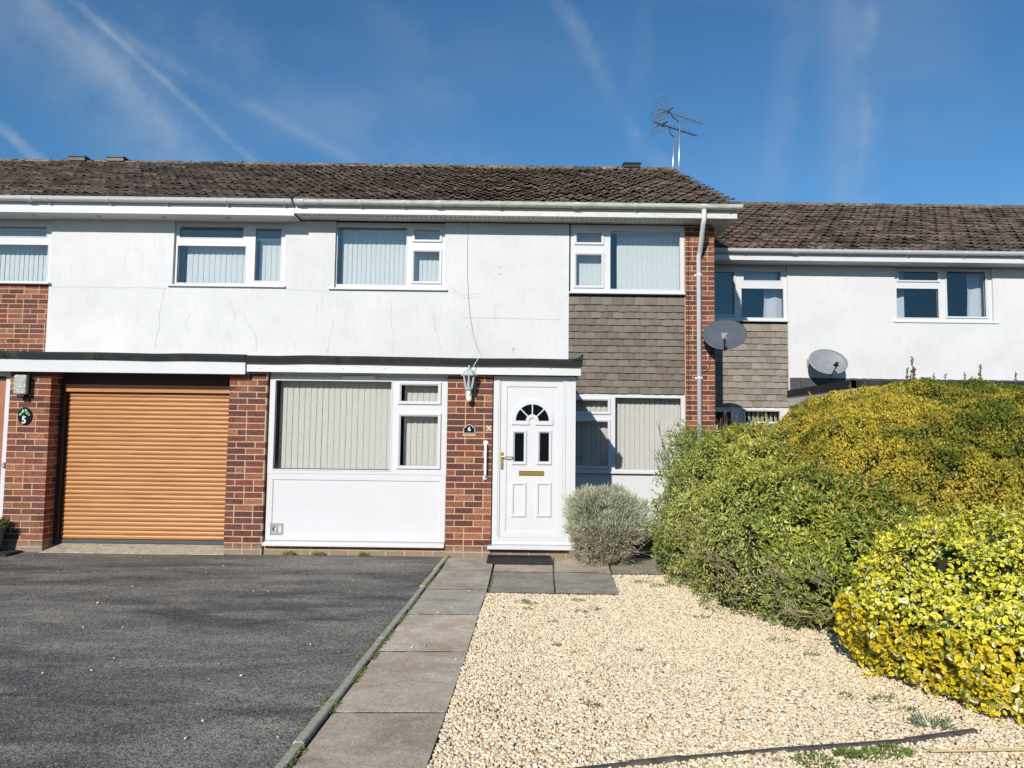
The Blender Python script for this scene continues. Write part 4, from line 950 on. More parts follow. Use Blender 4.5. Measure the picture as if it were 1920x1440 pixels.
# cables on the facade
def cable(pxs, Y, r, label, off=-0.006, mat='cable', Ys=None):
    P = []
    for i, (x, y) in enumerate(pxs): P.append(at(x, y, (Ys[i] if Ys else Y)) + Vector((0, off, 0)))
    Q = []
    for i in range(len(P) - 1):
        for k in range(6):
            f = k / 6; Q.append(P[i].lerp(P[i + 1], f) + Vector((random.uniform(-0.002, 0.002), 0, 0)))
    Q.append(P[-1]); o = MB().tube(Q, r, 5).build('cable', M[mat], None, P[-1]); return tag(o, label, 'cable')
cable([(877, 421), (877, 450), (876, 500), (878, 548), (881, 590), (888, 630), (896, 655), (903, 667)], YW, 0.0035, 'thin grey cable running down the white wall right of the upper window')
cable([(903, 666), (892, 684), (886, 697), (884, 703)], YF, 0.004, 'pale cable looping from the flat roof to the silver lantern', mat='whitepl', off=-0.16)
cable([(1290, 425), (1291, 470), (1290, 520), (1291, 600), (1290, 700), (1293, 790)], YW, 0.004, 'dark thin cable down the end brick pier left of the downpipe', mat='black')
cable([(1296, 334), (1306, 345), (1318, 365), (1323, 384)], 12, 0.005, 'aerial cable trailing down the roof tiles to the gutter', mat='cable', off=0, Ys=[RY - 0.9, RY - 1.7, RY - 3.2, EYf + 0.1])
cable([(1338, 655), (1330, 660), (1331, 680), (1327, 694), (1319, 697)], YW, 0.004, 'black satellite cable hanging below the dark dish', mat='black', off=-0.02)

# satellite dishes
def dish(loc, w_, h_, aim, mat, label, wall, armdir):
    D = thing('satellite_dish', wall, label, 'satellite dish', 'satellite dishes')
    aim = Vector(aim).normalized(); up = Vector((0, 0, 1)); rt = aim.cross(up).normalized(); up = rt.cross(aim)
    n = 36; rings = 8; vs = []; fs = []
    for side in (0, 1):
        for j in range(rings + 1):
            r = j / rings
            for k in range(n):
                t_ = 2 * PI * k / n; x, y = r * math.cos(t_) * w_ / 2, r * math.sin(t_) * h_ / 2
                dpt = 0.065 * (r * r - 1)
                vs.append(Vector(loc) + rt * x + up * y + aim * (dpt - side * 0.006))
    off = (rings + 1) * n
    for s_ in (0, 1):
        for j in range(rings):
            for k in range(n):
                q = (s_ * off + j * n + k, s_ * off + j * n + (k + 1) % n, s_ * off + (j + 1) * n + (k + 1) % n, s_ * off + (j + 1) * n + k); fs.append(q)
    for k in range(n): fs.append((rings * n + k, rings * n + (k + 1) % n, off + rings * n + (k + 1) % n, off + rings * n + k))
    mb = MB(); mb.add(vs, fs); d_ = mb.build('reflector', M[mat], D, smooth=True)
    mb = MB(); mb.tube([Vector(loc) + (rt * math.cos(t_) * w_ / 2 + up * math.sin(t_) * h_ / 2) for t_ in [2 * PI * k / 40 for k in range(41)]], 0.005, 5); mb.build('rim', M[mat], d_)
    bot = Vector(loc) - up * h_ * 0.48; f_ = Vector(loc) + aim * 0.22 - up * h_ * 0.40
    mb = MB(); mb.tube([bot - aim * 0.06, bot + aim * 0.03 - up * 0.02, f_ - up * 0.04], 0.011, 6); mb.build('feed_arm', M['black'], D)
    mb = MB(); mb.tube([f_ - aim * 0.05 + up * 0.01, f_ + aim * 0.04 - up * 0.01], 0.026, 10); mb.tube([f_ + aim * 0.03, f_ + aim * 0.03 - up * 0.06], 0.018, 8); mb.build('receiver', M['black'], D)
    back = Vector(loc) - aim * 0.08
    mb = MB(); mb.box(back.x - 0.05, back.x + 0.05, back.y - 0.01, back.y + 0.03, back.z - 0.06, back.z + 0.06); mb.tube([back, back + Vector((0, 0.06, -0.04)), Vector(wall)], 0.016, 8)
    mb.box(wall[0] - 0.05, wall[0] + 0.05, wall[1] - 0.008, wall[1] + 0.0, wall[2] - 0.07, wall[2] + 0.07)
    mb.build('wall_bracket', M['alu'], D)
    return D
c1 = at(1359, 627, 10.85); dish(c1, 0.61, 0.50, (-0.30, -1, 0.42), 'dishdark', 'dark grey satellite dish on the end brick pier beside the downpipe', (XE - 0.06, YW - 0.004, c1.z - 0.06), 1)
c2 = at(1553, 678, YR - 0.32); dish(c2, 0.66, 0.52, (0.02, -1, 0.58), 'dishlight', 'pale grey satellite dish on the white wall above the hedge', (at(1518, 676, YR).x, YR - 0.004, c2.z + 0.0), 1)

# TV aerials
def aerial(mast_px, Ym, b0, b1, label, nel, el, refl, mat, bracket):
    """b0,b1 boom ends (Vector)"""
    mb0 = at(mast_px[0][0], mast_px[0][1], Ym); mt = at(mast_px[1][0], mast_px[1][1], Ym)
    A = thing('tv_aerial', mb0, label, 'tv aerial', 'tv aerials on the roof')
    MB().tube([mb0 - Vector((0, 0, 0.5)), mt], 0.019, 10).build('mast', M['galv'], A, smooth=True)
    d = (b1 - b0).normalized(); s_ = d.cross(Vector((0, 0, 1))).normalized(); u = s_.cross(d)
    MB().tube([b0, b1], 0.011, 6).build('boom', M[mat], A)
    mb = MB()
    Lb = (b1 - b0).length
    for k in range(nel):
        p = b0 + d * Lb * (0.22 + 0.77 * k / (nel - 1)); mb = MB()
        if el == 'x':
            for a in (0.55, -0.55):
                for s2 in (1, -1): mb.tube([p, p + (s_ * math.cos(a) * s2 + u * math.sin(a)) * 0.11], 0.005, 4)
        else: mb.tube([p - s_ * 0.085 + u * 0.01, p + s_ * 0.085 + u * 0.01], 0.006, 4)
        mb.build('director', M['alu'], A)
    mb = MB(); rp = b0 + d * Lb * 0.10
    for sg in (1, -1):
        for q in range(4):
            c = rp + u * sg * (0.05 + 0.06 * q) - d * (0.03 * q)
            mb.tube([c - s_ * refl, c + s_ * refl], 0.006, 4)
        for e in (-1, 1): mb.tube([rp + s_ * e * refl * 0.5 + u * sg * 0.03, rp + s_ * e * refl * 0.5 + u * sg * 0.26 - d * 0.09], 0.005, 4)
    mb.build('back_reflector', M['alu'], A)
    mb = MB(); p = b0 + d * Lb * 0.19; mb.tube([p - s_ * 0.14 + u * 0.02, p + s_ * 0.14 + u * 0.02], 0.012, 6); mb.box(p.x - 0.04, p.x + 0.04, p.y - 0.03, p.y + 0.03, p.z - 0.03, p.z + 0.02)
    mb.build('dipole_box', M['black'], A)
    mb = MB(); mb.tube(bracket + [mt - Vector((0, 0, 0.02))], 0.010, 6); mb.build('boom_bracket', M['dkgrey'], A)
    return A
ba0, ba1 = at(1236, 203, 14.7), at(1317, 232, 15.5)
aerial(((1271.5, 320), (1274.7, 228)), RY - 0.15, ba0, ba1, 'taller tv aerial with cross-shaped elements at the right end of the roof ridge', 12, 'x', 0.20, 'alu', [ba0.lerp(ba1, 0.25), ba0.lerp(ba1, 0.3) - Vector((0, 0, 0.08))])
bb0, bb1 = at(1226, 229, 14.8), at(1307, 255, 15.6)
aerial(((1259.5, 312), (1264, 256)), RY, bb0, bb1, 'shorter darker tv aerial left of the taller mast at the roof end', 11, 'l', 0.16, 'dkgrey', [bb0.lerp(bb1, 0.35), bb0.lerp(bb1, 0.36) - Vector((0, 0, 0.12))])

# ================================================================== GROUND
def sheet(name, pts, z, mat, kind='structure', thick=0):
    mb = MB(); mb.add([(x, y, z) for x, y in pts], [tuple(range(len(pts)))]); o = mb.build(name, mat, None, fix=False); o['kind'] = kind; return o
sheet('ground', [(-300, -300), (300, -300), (300, 300), (-300, 300)], -0.012, M['earth'])
V = []; nu_, nv_ = 160, 14
for j in range(nv_ + 1):
    for i in range(nu_ + 1):
        x = -70 + 140 * i / nu_; h_ = 7.5 + 2.0 * mnoise.noise(Vector((x * 0.12, 0, 0))) + 1.0 * mnoise.noise(Vector((x * 0.6, 3, 0))); f = j / nv_
        V.append((x, -30 - 3 * f ** 2 + 0.9 * mnoise.noise(Vector((x * 0.7, f * 6, 1))) - (3 if j == nv_ else 0), -0.1 + h_ * f))
Fa = np.array([(j * (nu_ + 1) + i, j * (nu_ + 1) + i + 1, (j + 1) * (nu_ + 1) + i + 1, (j + 1) * (nu_ + 1) + i) for j in range(nv_) for i in range(nu_)])
tag(np_mesh('reflection_trees', np.array(V), Fa, np.tile((0.035, 0.05, 0.02), (len(V), 1)), M['leafmatt']), 'added dark belt of unseen trees, there only to darken window reflections', 'trees', kind='stuff')  # unseen tree belt, added to darken what the windows reflect
def gg(x, y, z=0): p = G(x, y, z); return (p.x, p.y)
kT = gg(834, 1047); kB = gg(520, 1440)
kd = Vector((kB[0] - kT[0], kB[1] - kT[1])).normalized()
kE = (kT[0] + kd.x * 12, kT[1] + kd.y * 12)
# driveway as a gently uneven mesh
nx_, ny_ = 90, 120; V = []; 
for j in range(ny_ + 1):
    for i in range(nx_ + 1):
        v_ = j / ny_; y = 9.12 - 12.0 * v_; xr = kT[0] + (kE[0] - kT[0]) * max(0, (kT[1] - y)) / (kT[1] - kE[1]) + 0.01; x = -14 + (xr + 14) * (i / nx_) ** 0.8
        V.append((x, y, 0.004 + 0.010 * (mnoise.noise(Vector((x * 0.8, y * 0.8, 0))) + 0.3) * (0 if v_ < 0.02 else 1)))
Fa = np.array([(j * (nx_ + 1) + i, (j + 1) * (nx_ + 1) + i, (j + 1) * (nx_ + 1) + i + 1, j * (nx_ + 1) + i + 1) for j in range(ny_) for i in range(nx_)])
o = np_mesh('driveway', np.array(V), Fa, np.ones((len(V), 3)), M['asphalt'], smooth=True); o['kind'] = 'structure'
sheet('road', [(-60, -3), (60, -3), (60, -12), (-60, -12)], -0.002, M['asphalt'])
# kerb edging pieces
mb = MB(); s0 = -0.0; q = 0
nrm = Vector((-kd.y, kd.x)) ; nrm = nrm if nrm.x > 0 else -nrm
while s0 < 11:
    L_ = 0.9; a = Vector(kT) + kd * (s0 + 0.006); b = Vector(kT) + kd * (s0 + L_); j1, j2 = random.uniform(-0.008, 0.008), random.uniform(-0.008, 0.008); zt_ = 0.035 + random.uniform(-0.008, 0.008)
    A0, A1 = a + nrm * j1, a + nrm * (0.052 + j1); B0, B1 = b + nrm * j2, b + nrm * (0.052 + j2)
    e = 0.007
    pr = lambda P0, P1: [(P0.x, P0.y, -0.02), (P0.x, P0.y, zt_ - e), ((P0 + nrm * e).x, (P0 + nrm * e).y, zt_), ((P1 - nrm * e).x, (P1 - nrm * e).y, zt_), (P1.x, P1.y, zt_ - e), (P1.x, P1.y, -0.02)]
    mb.add(pr(A0, A1) + pr(B0, B1), [(i, 6 + i, 7 + i, 1 + i) for i in range(5)] + [tuple(range(6)), tuple(range(11, 5, -1))]); s0 += L_
o = mb.build('kerb', M['kerb'], None); o['kind'] = 'structure'
# paving slabs
SL = []
pe = [(1050, 840, 927), (1074, 826, 922.5), (1110, 797, 914), (1157, 762, 898), (1227, 707, 877), (1342, 622, 838), (1465, 530, 795)]
for (y0, l0, r0_), (y1, l1, r1_) in zip(pe[:-1], pe[1:]): SL.append([(l0, y0), (r0_, y0), (r1_, y1), (l1, y1)])
SL += [[(930, 1048), (1037, 1049), (1037, 1076), (924, 1075)], [(924, 1077), (1037, 1078), (1040, 1116), (916, 1114)], [(1039, 1049), (1137, 1050), (1146, 1077), (1038, 1076)], [(1038, 1078), (1147, 1079), (1162, 1119), (1042, 1116)],
       [(1139, 1050), (1228, 1050), (1246, 1079), (1148, 1078)], [(1230, 1050), (1320, 1050), (1340, 1080), (1248, 1080)]]
mb = MB()
for i, q in enumerate(SL):
    P = [Vector(gg(*p_)) for p_ in q]; c_ = sum(P, Vector((0, 0))) / 4; k = random.uniform(0.85, 1.15)
    base = (0.66, 0.54, 0.405) if (3 <= i <= 5) else (0.52, 0.46, 0.37) if i != 6 and i != 8 else (0.60, 0.51, 0.38)
    if i in (7, 9): base = (0.38, 0.34, 0.28)
    if i >= 10: base = (0.42, 0.38, 0.31)
    col = tuple(x * k for x in base); ins = 0.007; zo = 0.006 - 0.003 * i if i < 6 else random.uniform(-0.004, 0.004); z = [0.024 + zo + random.uniform(-0.002, 0.002) for _ in range(4)]
    T_ = [p_ + (c_ - p_).normalized() * (ins + 0.004) for p_ in P]; O_ = [p_ + (c_ - p_).normalized() * ins for p_ in P]
    vs = [(p_.x, p_.y, z[n_]) for n_, p_ in enumerate(T_)] + [(p_.x, p_.y, z[n_] - 0.003) for n_, p_ in enumerate(O_)] + [(p_.x, p_.y, -0.03) for p_ in O_]
    mb.add(vs, [(0, 3, 2, 1)] + [(a, (a + 1) % 4, 4 + (a + 1) % 4, 4 + a) for a in range(4)] + [(4 + a, 4 + (a + 1) % 4, 8 + (a + 1) % 4, 8 + a) for a in range(4)], col)
    for q_ in range(8): mb.c[-1 - q_] = (0.10, 0.085, 0.06)
# remaining path towards the street
a, b = Vector(gg(530, 1465)), Vector(gg(795, 1465)); d = Vector((a.x - gg(622, 1342)[0], a.y - gg(622, 1342)[1])).normalized()
for k in range(5):
    A, B = a + d * (k * 1.0 + 0.014), b + d * (k * 1.0 + 0.014); C_, D_ = b + d * (k * 1.0 + 0.99), a + d * (k * 1.0 + 0.99)
    mb.add([(v_.x, v_.y, z) for z in (0.011, -0.03) for v_ in (A, B, C_, D_)], [(0, 3, 2, 1), (0, 1, 5, 4), (1, 2, 6, 5), (2, 3, 7, 6), (3, 0, 4, 7)], (0.62, 0.52, 0.40))
o = mb.build('path', M['slab'], None); o['kind'] = 'structure'
# gravel bed
gp = [gg(913, 1115), gg(1160, 1118), gg(1147, 1081), gg(1300, 1081), (3.2, 8.0), (4.5, 8.0), (4.5, 0.8), tuple(b + d * 4.5), gg(805, 1440)]
sheet('gravel_base', gp, -0.004, M['sand'])
sheet('path_base', [tuple(kT), gg(1240, 1046), gg(1250, 1081), gg(1147, 1081), gg(1160, 1118), gg(913, 1115), gg(805, 1440), tuple(b + d * 5), (kE[0], kE[1])], 0.004, M['soil'])
def inpoly(X, Y, poly):
    ins = np.zeros(len(X), bool); n = len(poly)
    for i in range(n):
        x1, y1 = poly[i]; x2, y2 = poly[(i + 1) % n]
        c_ = ((y1 > Y) != (y2 > Y)) & (X < (x2 - x1) * (Y - y1) / (y2 - y1 + 1e-12) + x1); ins ^= c_
    return ins
def stones(name, X, Y, Z, r, cols, mat, label=None):
    n = len(X); bv, bf = ico_unit(); 
    ax = rng.uniform(0.65, 1.35, (n, 1, 3)); ax[:, :, 2] *= 0.62
    v = bv[None] * ax * (1 + 0.22 * rng.uniform(-1, 1, (n, 12, 1))) * r[:, None, None]
    th = rng.uniform(0, 2 * PI, n); tl = rng.normal(0, 0.45, n); c_, s_ = np.cos(tl)[:, None], np.sin(tl)[:, None]
    y2, z2 = v[:, :, 1] * c_ - v[:, :, 2] * s_, v[:, :, 1] * s_ + v[:, :, 2] * c_; v[:, :, 1], v[:, :, 2] = y2, z2
    c_, s_ = np.cos(th)[:, None], np.sin(th)[:, None]; x2, y2 = v[:, :, 0] * c_ - v[:, :, 1] * s_, v[:, :, 0] * s_ + v[:, :, 1] * c_; v[:, :, 0], v[:, :, 1] = x2, y2
    v += np.stack([X, Y, Z], 1)[:, None]
    f = (bf[None] + (np.arange(n) * 12)[:, None, None]).reshape(-1, 3)
    return np_mesh(name, v.reshape(-1, 3), f, np.repeat(cols, 12, 0), mat, smooth=True)
NG = 270000
X = rng.uniform(-0.9, 3.6, NG); Y = rng.uniform(1.6, 8.0, NG)
k = inpoly(X, Y, gp) & (np.abs(X) < Y * 0.72 + 0.3) & (X < 1.3 + (8.6 - Y) * 0.45 + 0.3)
keep = rng.random(NG) < np.clip(1.15 - (Y - 3.2) * 0.07, 0.6, 1); k &= keep; X, Y = X[k], Y[k]; n = len(X); print('stones', n)
pal = np.array([(0.88, 0.74, 0.52), (0.82, 0.65, 0.41), (0.90, 0.81, 0.64), (0.72, 0.52, 0.29), (0.52, 0.30, 0.15), (0.40, 0.33, 0.27), (0.78, 0.74, 0.66)])
ci = rng.choice(7, n, p=[0.38, 0.26, 0.17, 0.11, 0.04, 0.015, 0.025]); cols = pal[ci] * rng.uniform(0.85, 1.12, (n, 1))
lump = np.array([mnoise.noise(Vector((x * 2.2, y * 2.2, 5))) for x, y in zip(X, Y)]) * 0.008
o = stones('gravel', X, Y, 0.006 + lump + rng.uniform(-0.003, 0.008, n), 0.0052 + 0.0065 * rng.random(n) ** 1.6, np.clip(cols, 0, 0.9), M['stone'])
tag(o, 'cream and buff pea gravel filling the front garden', 'gravel', kind='stuff')
# loose stones on drive and path
lp_ = [(1232, 868), (1357, 933), (1178, 956), (240, 921), (1565, 1286), (515, 904), (550, 520), (327, 342), (1255, 309), (850, 268), (1510, 456), (185, 252), (640, 835), (1748, 756), (1425, 455), (1140, 1190), (745, 427), (690, 660), (468, 660), (1045, 1290)]
PX_ = [gg(x / 3, 960 + y / 3) for x, y in lp_] + [gg(480 + x / 3, 1000 + y / 3) for x, y in [(948, 650), (877, 663), (1098, 438), (1023, 464), (1200, 340), (1188, 282), (1125, 732), (306, 636), (508, 632), (70, 336)]]
PX_ = np.array(PX_ + [(rng.uniform(-6, 0), rng.uniform(5.0, 8.9)) for _ in range(60)] + [(rng.uniform(-6, -1), rng.uniform(3.0, 8.9)) for _ in range(30)])
n = len(PX_); zz = np.full(n, 0.016); zz[20:27] = 0.027
rr = rng.uniform(0.003, 0.006, n); rr[:30] = rng.uniform(0.007, 0.012, 30)
o = stones('loose_stones', PX_[:, 0], PX_[:, 1], zz, rr, np.clip(pal[rng.choice([0, 2, 6, 5], n)] * 0.85, 0, 0.8), M['stone']); tag(o, 'scattered pale gravel bits lying on the asphalt drive and slab path', 'loose stones', kind='stuff')
# timber edging in the gravel
pts = [G(x, y, 0.02) for x, y in [(1050, 1446), (1180, 1431), (1280, 1421), (1440, 1407), (1570, 1398), (1700, 1388), (1830, 1370)]]
mb = MB()
for a, b in zip(pts[:-1], pts[1:]):
    d = (b - a).normalized(); n_ = Vector((-d.y, d.x, 0)) * 0.013; j = random.uniform(-0.004, 0.004)
    mb.add([tuple(p_ + s_ * n_ + Vector((0, 0, z))) for p_ in (a, b - d * 0.004) for s_ in (-1, 1) for z in (-0.05, 0.006 + 0.8 * j)], [(0, 1, 3, 2), (4, 6, 7, 5), (0, 4, 5, 1), (2, 3, 7, 6), (1, 5, 7, 3)])
tag(mb.build('edging_board', M['timber'], None, tuple(pts[0])), 'dark rotten timber edging strip crossing the gravel at the bottom right', 'edging board')
a, b = G(1745, 1408, 0.03), G(1990, 1404, 0.035)
tag(MB().tube([a, a.lerp(b, 0.3), a.lerp(b, 0.6), b], 0.006, 8).build('bamboo_cane', M['cane'], None, tuple(a)), 'thin yellow bamboo cane lying on the gravel at bottom right', 'cane')

# door mat
a = G(914, 1059, 0.02); b = G(1036, 1060, 0.02); c_ = G(918, 1044, 0.02)
mx0, mx1, my0, my1 = a.x, b.x - 0.01, a.y + 0.01, min(c_.y, YF - 0.02)
mb = MB(); mb.ring(0, 1, 0, 1, 0.1, 0, 0.1) if False else None
mb.box(mx0, mx1, my0, my1, 0.028, 0.036)
nb = 3; wd = (mx1 - mx0) / nb
for k in range(nb + 1): mb.box(mx0 + k * wd - 0.012, mx0 + k * wd + 0.012, my0, my1, 0.036, 0.046)
mb.box(mx0 + .012, mx1 - .012, my0, my0 + 0.02, 0.0365, 0.0455); mb.box(mx0 + .012, mx1 - .012, my1 - 0.02, my1, 0.0365, 0.0455)
for k in range(46): mb.box(mx0 + 0.02 + k * (mx1 - mx0 - .04) / 46, mx0 + 0.026 + k * (mx1 - mx0 - .04) / 46, my0 + 0.02, my1 - 0.02, 0.036, 0.041)
tag(mb.build('doormat', M['rubber'], None, ((mx0 + mx1) / 2, my0, 0.028)), 'black ribbed rubber doormat on the slabs below the front door', 'doormat')
a = G(-40, 1047); mb = MB(); mb.box(-7.4, -5.98 + 0.2, 8.68, 8.97, 0.005, 0.030)
for i in range(60):
    for j in range(11): mb.box(-7.39 + i * 0.0265, -7.378 + i * 0.0265, 8.69 + j * 0.0255, 8.70 + j * 0.0255, 0.030, 0.036)
tag(mb.build('doormat', M['rubber'], None, (-6.6, 8.8, 0.005)), 'grey studded mat in front of the left brick pier under the blue pot', 'doormat')

# ================================================================== PLANTS
def leaves(name, P, D, Nn, ln, wd, colf, mat, parent=None, fold=0.25, curve=0.15, rounded=False, edge=None):
    """P base points, D direction, Nn normal (n,3); ln, wd (n,)"""
    n = len(P); D = D / np.linalg.norm(D, axis=1, keepdims=True); S_ = np.cross(D, Nn); S_ /= np.linalg.norm(S_, axis=1, keepdims=True) + 1e-9; U = np.cross(S_, D)
    L_ = ln[:, None]; W_ = wd[:, None]
    if rounded:
        loc = [(0, 0, 0), (0.33, 0, -.0), (0.70, 0, 0), (1.0, 0, 0), (0.28, -.42, 1), (0.66, -.40, 1), (0.28, .42, 1), (0.66, .40, 1)]
        fc_ = np.array([(0, 1, 4, 4), (1, 2, 5, 4), (2, 3, 5, 5), (0, 6, 1, 1), (6, 7, 2, 1), (7, 3, 2, 2)])
        quads = np.array([(1, 2, 5, 4), (6, 7, 2, 1)]); tris = np.array([(0, 1, 4), (2, 3, 5), (0, 6, 1), (7, 3, 2)])
        tris = np.concatenate([tris, [(1, 2, 5), (1, 5, 4), (6, 7, 2), (6, 2, 1)]])
    else:
        loc = [(0, 0, 0), (0.45, -.5, 1), (1.0, 0, 0), (0.45, .5, 1)]; tris = np.array([(0, 2, 1), (0, 3, 2)])
    nv = len(loc); V = np.empty((n, nv, 3))
    for i, (l, w_, e) in enumerate(loc):
        V[:, i] = P + D * L_ * l + S_ * W_ * w_ + U * (W_ * fold * e * abs(w_) * 2 - L_ * curve * l * l)
    C = np.repeat(colf[:, None], nv, 1).copy()
    if edge is not None:
        for i, (l, w_, e) in enumerate(loc):
            if e or i == 3 or i == 0: C[:, i] = edge
    f = (tris[None] + (np.arange(n) * nv)[:, None, None]).reshape(-1, 3)
    return V.reshape(-1, 3), f, C.reshape(-1, 3)
def blob_pts(blobs, n, ex=2.15, depth=0.14, lump=0.07, zmin=0.03, ls=2.6, front=True):
    """points near the outer surface of a union of rounded masses, with outward normals"""
    area = np.array([b[3] * b[4] + b[3] * b[5] + b[4] * b[5] for b in blobs]); pr = area / area.sum(); P, Q = [], []
    for (cx, cy, cz, a, b, c), p_ in zip(blobs, pr):
        m_ = int(n * p_ * 9); d = rng.normal(size=(m_, 3)); d /= np.linalg.norm(d, axis=1, keepdims=True); s = np.array((a, b, c))
        r = 1 / (np.abs(d[:, 0] / a) ** ex + np.abs(d[:, 1] / b) ** ex + np.abs(d[:, 2] / c) ** ex) ** (1 / ex)
        q = d * r[:, None]; nr = np.sign(q) * np.abs(q / s) ** (ex - 1) / s; nr /= np.linalg.norm(nr, axis=1, keepdims=True)
        wgt = r ** 2 / np.maximum((nr * d).sum(1), 0.15); k = rng.random(m_) < wgt / wgt.max()
        if front: k &= nr[:, 1] < 0.6
        k &= q[:, 2] + cz > zmin
        q, nr = q[k], nr[k]; keep = np.ones(len(q), bool)
        P.append(q + np.array((cx, cy, cz))); Q.append(nr)
    P = np.concatenate(P); Q = np.concatenate(Q)
    inside = np.zeros(len(P), bool)
    for (cx, cy, cz, a, b, c) in blobs:
        e = (np.abs((P[:, 0] - cx) / a) ** ex + np.abs((P[:, 1] - cy) / b) ** ex + np.abs((P[:, 2] - cz) / c) ** ex)
        inside |= e < (1 - 0.8 * depth / min(a, b, c)) ** ex
    P, Q = P[~inside], Q[~inside]
    if len(P) > n: s = rng.permutation(len(P))[:n]; P, Q = P[s], Q[s]
    print('leaves', len(P), 'of', n)
    lm = np.array([mnoise.noise(Vector(p_) * ls) + 0.5 * mnoise.noise(Vector(p_) * ls * 2.7) for p_ in P]) * lump
    dp = np.minimum(rng.exponential(depth * 0.4, len(P)), depth * 1.8)
    P = P + Q * (lm - dp)[:, None]; k = P[:, 2] > zmin
    return P[k], Q[k], dp[k], lm[k]
def core(blobs, f, ex=2.15, col=(0.02, 0.022, 0.012), lump=0.07, ls=2.6, back=0.12):  # solid mass, its dark colour painting the shade seen between leaves
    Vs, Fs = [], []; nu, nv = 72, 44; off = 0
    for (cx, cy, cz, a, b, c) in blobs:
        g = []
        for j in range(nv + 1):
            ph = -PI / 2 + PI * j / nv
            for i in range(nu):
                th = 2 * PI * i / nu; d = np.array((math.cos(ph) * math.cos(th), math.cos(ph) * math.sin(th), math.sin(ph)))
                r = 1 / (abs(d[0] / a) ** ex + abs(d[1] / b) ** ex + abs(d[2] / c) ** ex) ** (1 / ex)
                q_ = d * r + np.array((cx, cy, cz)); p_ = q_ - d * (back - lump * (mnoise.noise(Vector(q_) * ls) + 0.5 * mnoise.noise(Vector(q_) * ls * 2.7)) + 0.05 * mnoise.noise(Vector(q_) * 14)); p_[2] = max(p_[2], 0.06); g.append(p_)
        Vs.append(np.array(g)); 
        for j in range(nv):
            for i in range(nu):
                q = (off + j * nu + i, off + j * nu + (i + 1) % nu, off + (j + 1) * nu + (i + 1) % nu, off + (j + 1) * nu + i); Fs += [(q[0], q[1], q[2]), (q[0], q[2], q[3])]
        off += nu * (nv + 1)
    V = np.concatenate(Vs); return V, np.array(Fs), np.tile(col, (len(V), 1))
def join(parts):
    V, Fq, C = [], [], []; o = 0
    for v, f, c in parts: V.append(v); Fq.append(f + o); C.append(c); o += len(v)
    return np.concatenate(V), np.concatenate(Fq), np.concatenate(C)
def rnd_dir(Q, up=0.3, spread=1.0):
    d = rng.normal(size=Q.shape) * spread; d -= (d * Q).sum(1, keepdims=True) * Q * 0.6; d[:, 2] += up; d += Q * 0.55; return d
def sprigs(P, Q, cf, m_, lenr, nl, lsz, parent, mat='twig', up=0.5):
    idx = rng.choice(len(P), m_, replace=False); LP, LD, LC = [], [], []; 
    mb = MB()
    for i in idx:
        a = Vector(P[i]); d = (Vector(Q[i]) + Vector((random.uniform(-.6, .6), random.uniform(-.6, .6), up + random.uniform(-.4, .5)))).normalized(); L_ = random.uniform(*lenr); b = a + d * L_
        mb.tube([a - d * 0.08, b], 0.0025, 3)
        for q in range(nl):
            f = (q + 1) / nl; LP.append(a.lerp(b, f)); LD.append(d * 0.8 + Vector((random.uniform(-1, 1), random.uniform(-1, 1), random.uniform(-.6, .8)))); LC.append(cf[i])
    o = mb.build('twig', M[mat], parent); o['kind'] = 'stuff'
    LP, LD, LC = np.array(LP), np.array(LD), np.array(LC); n = len(LP); ln = rng.uniform(0.7, 1.3, n) * lsz
    return leaves('x', LP, LD, rng.normal(size=(n, 3)), ln, ln * 0.45, LC * rng.uniform(0.8, 1.3, (n, 1)), None)
def shade_mix(a, b, t_): return np.array(a)[None] * (1 - t_[:, None]) + np.array(b)[None] * t_[:, None]
def nz3(P, s, o=0): return np.array([mnoise.noise(Vector(p_) * s + Vector((o, o, o))) for p_ in P])
def branches(n, base, tips, r=0.01, mat='bark', name='branch', parent=None):
    mb = MB()
    for a, b in zip(base, tips):
        a = Vector(a); b = Vector(b); m1 = a.lerp(b, 0.35) + Vector([random.uniform(-0.05, 0.05) for _ in range(3)]); m2 = a.lerp(b, 0.7) + Vector([random.uniform(-0.06, 0.06) for _ in range(3)])
        mb.tube([a, m1, m2, b], r, 5, r1=r * 0.35)
        for q in range(3):
            c = m2.lerp(b, random.random()); e = c + (b - a).normalized() * random.uniform(0.06, 0.18) + Vector([random.uniform(-0.12, 0.12) for _ in range(3)]); mb.tube([c, e], r * 0.35, 4, r1=r * 0.15)
    return mb.build(name, M[mat], parent)

# --- green hedge shrub
GA = [(2.55, 7.65, 0.50, 1.04, 1.05, 1.04), (2.65, 6.75, 0.40, 1.06, 1.15, 0.86), (3.05, 6.05, 0.30, 1.02, 0.84, 0.72), (3.9, 6.1, 0.35, 1.3, 0.8, 0.66)]
HG = thing('green_hedge', (2.6, 7.0, 0), 'large green glossy-leaved hedge with bare stems at its foot beside the gravel', 'hedge')
P, Q, dp, lm = blob_pts(GA, 95000, lump=0.15, depth=0.15)
k = (nz3(P, 7, 1) + dp * 2.2) > -0.24; P, Q, dp, lm = P[k], Q[k], dp[k], lm[k]
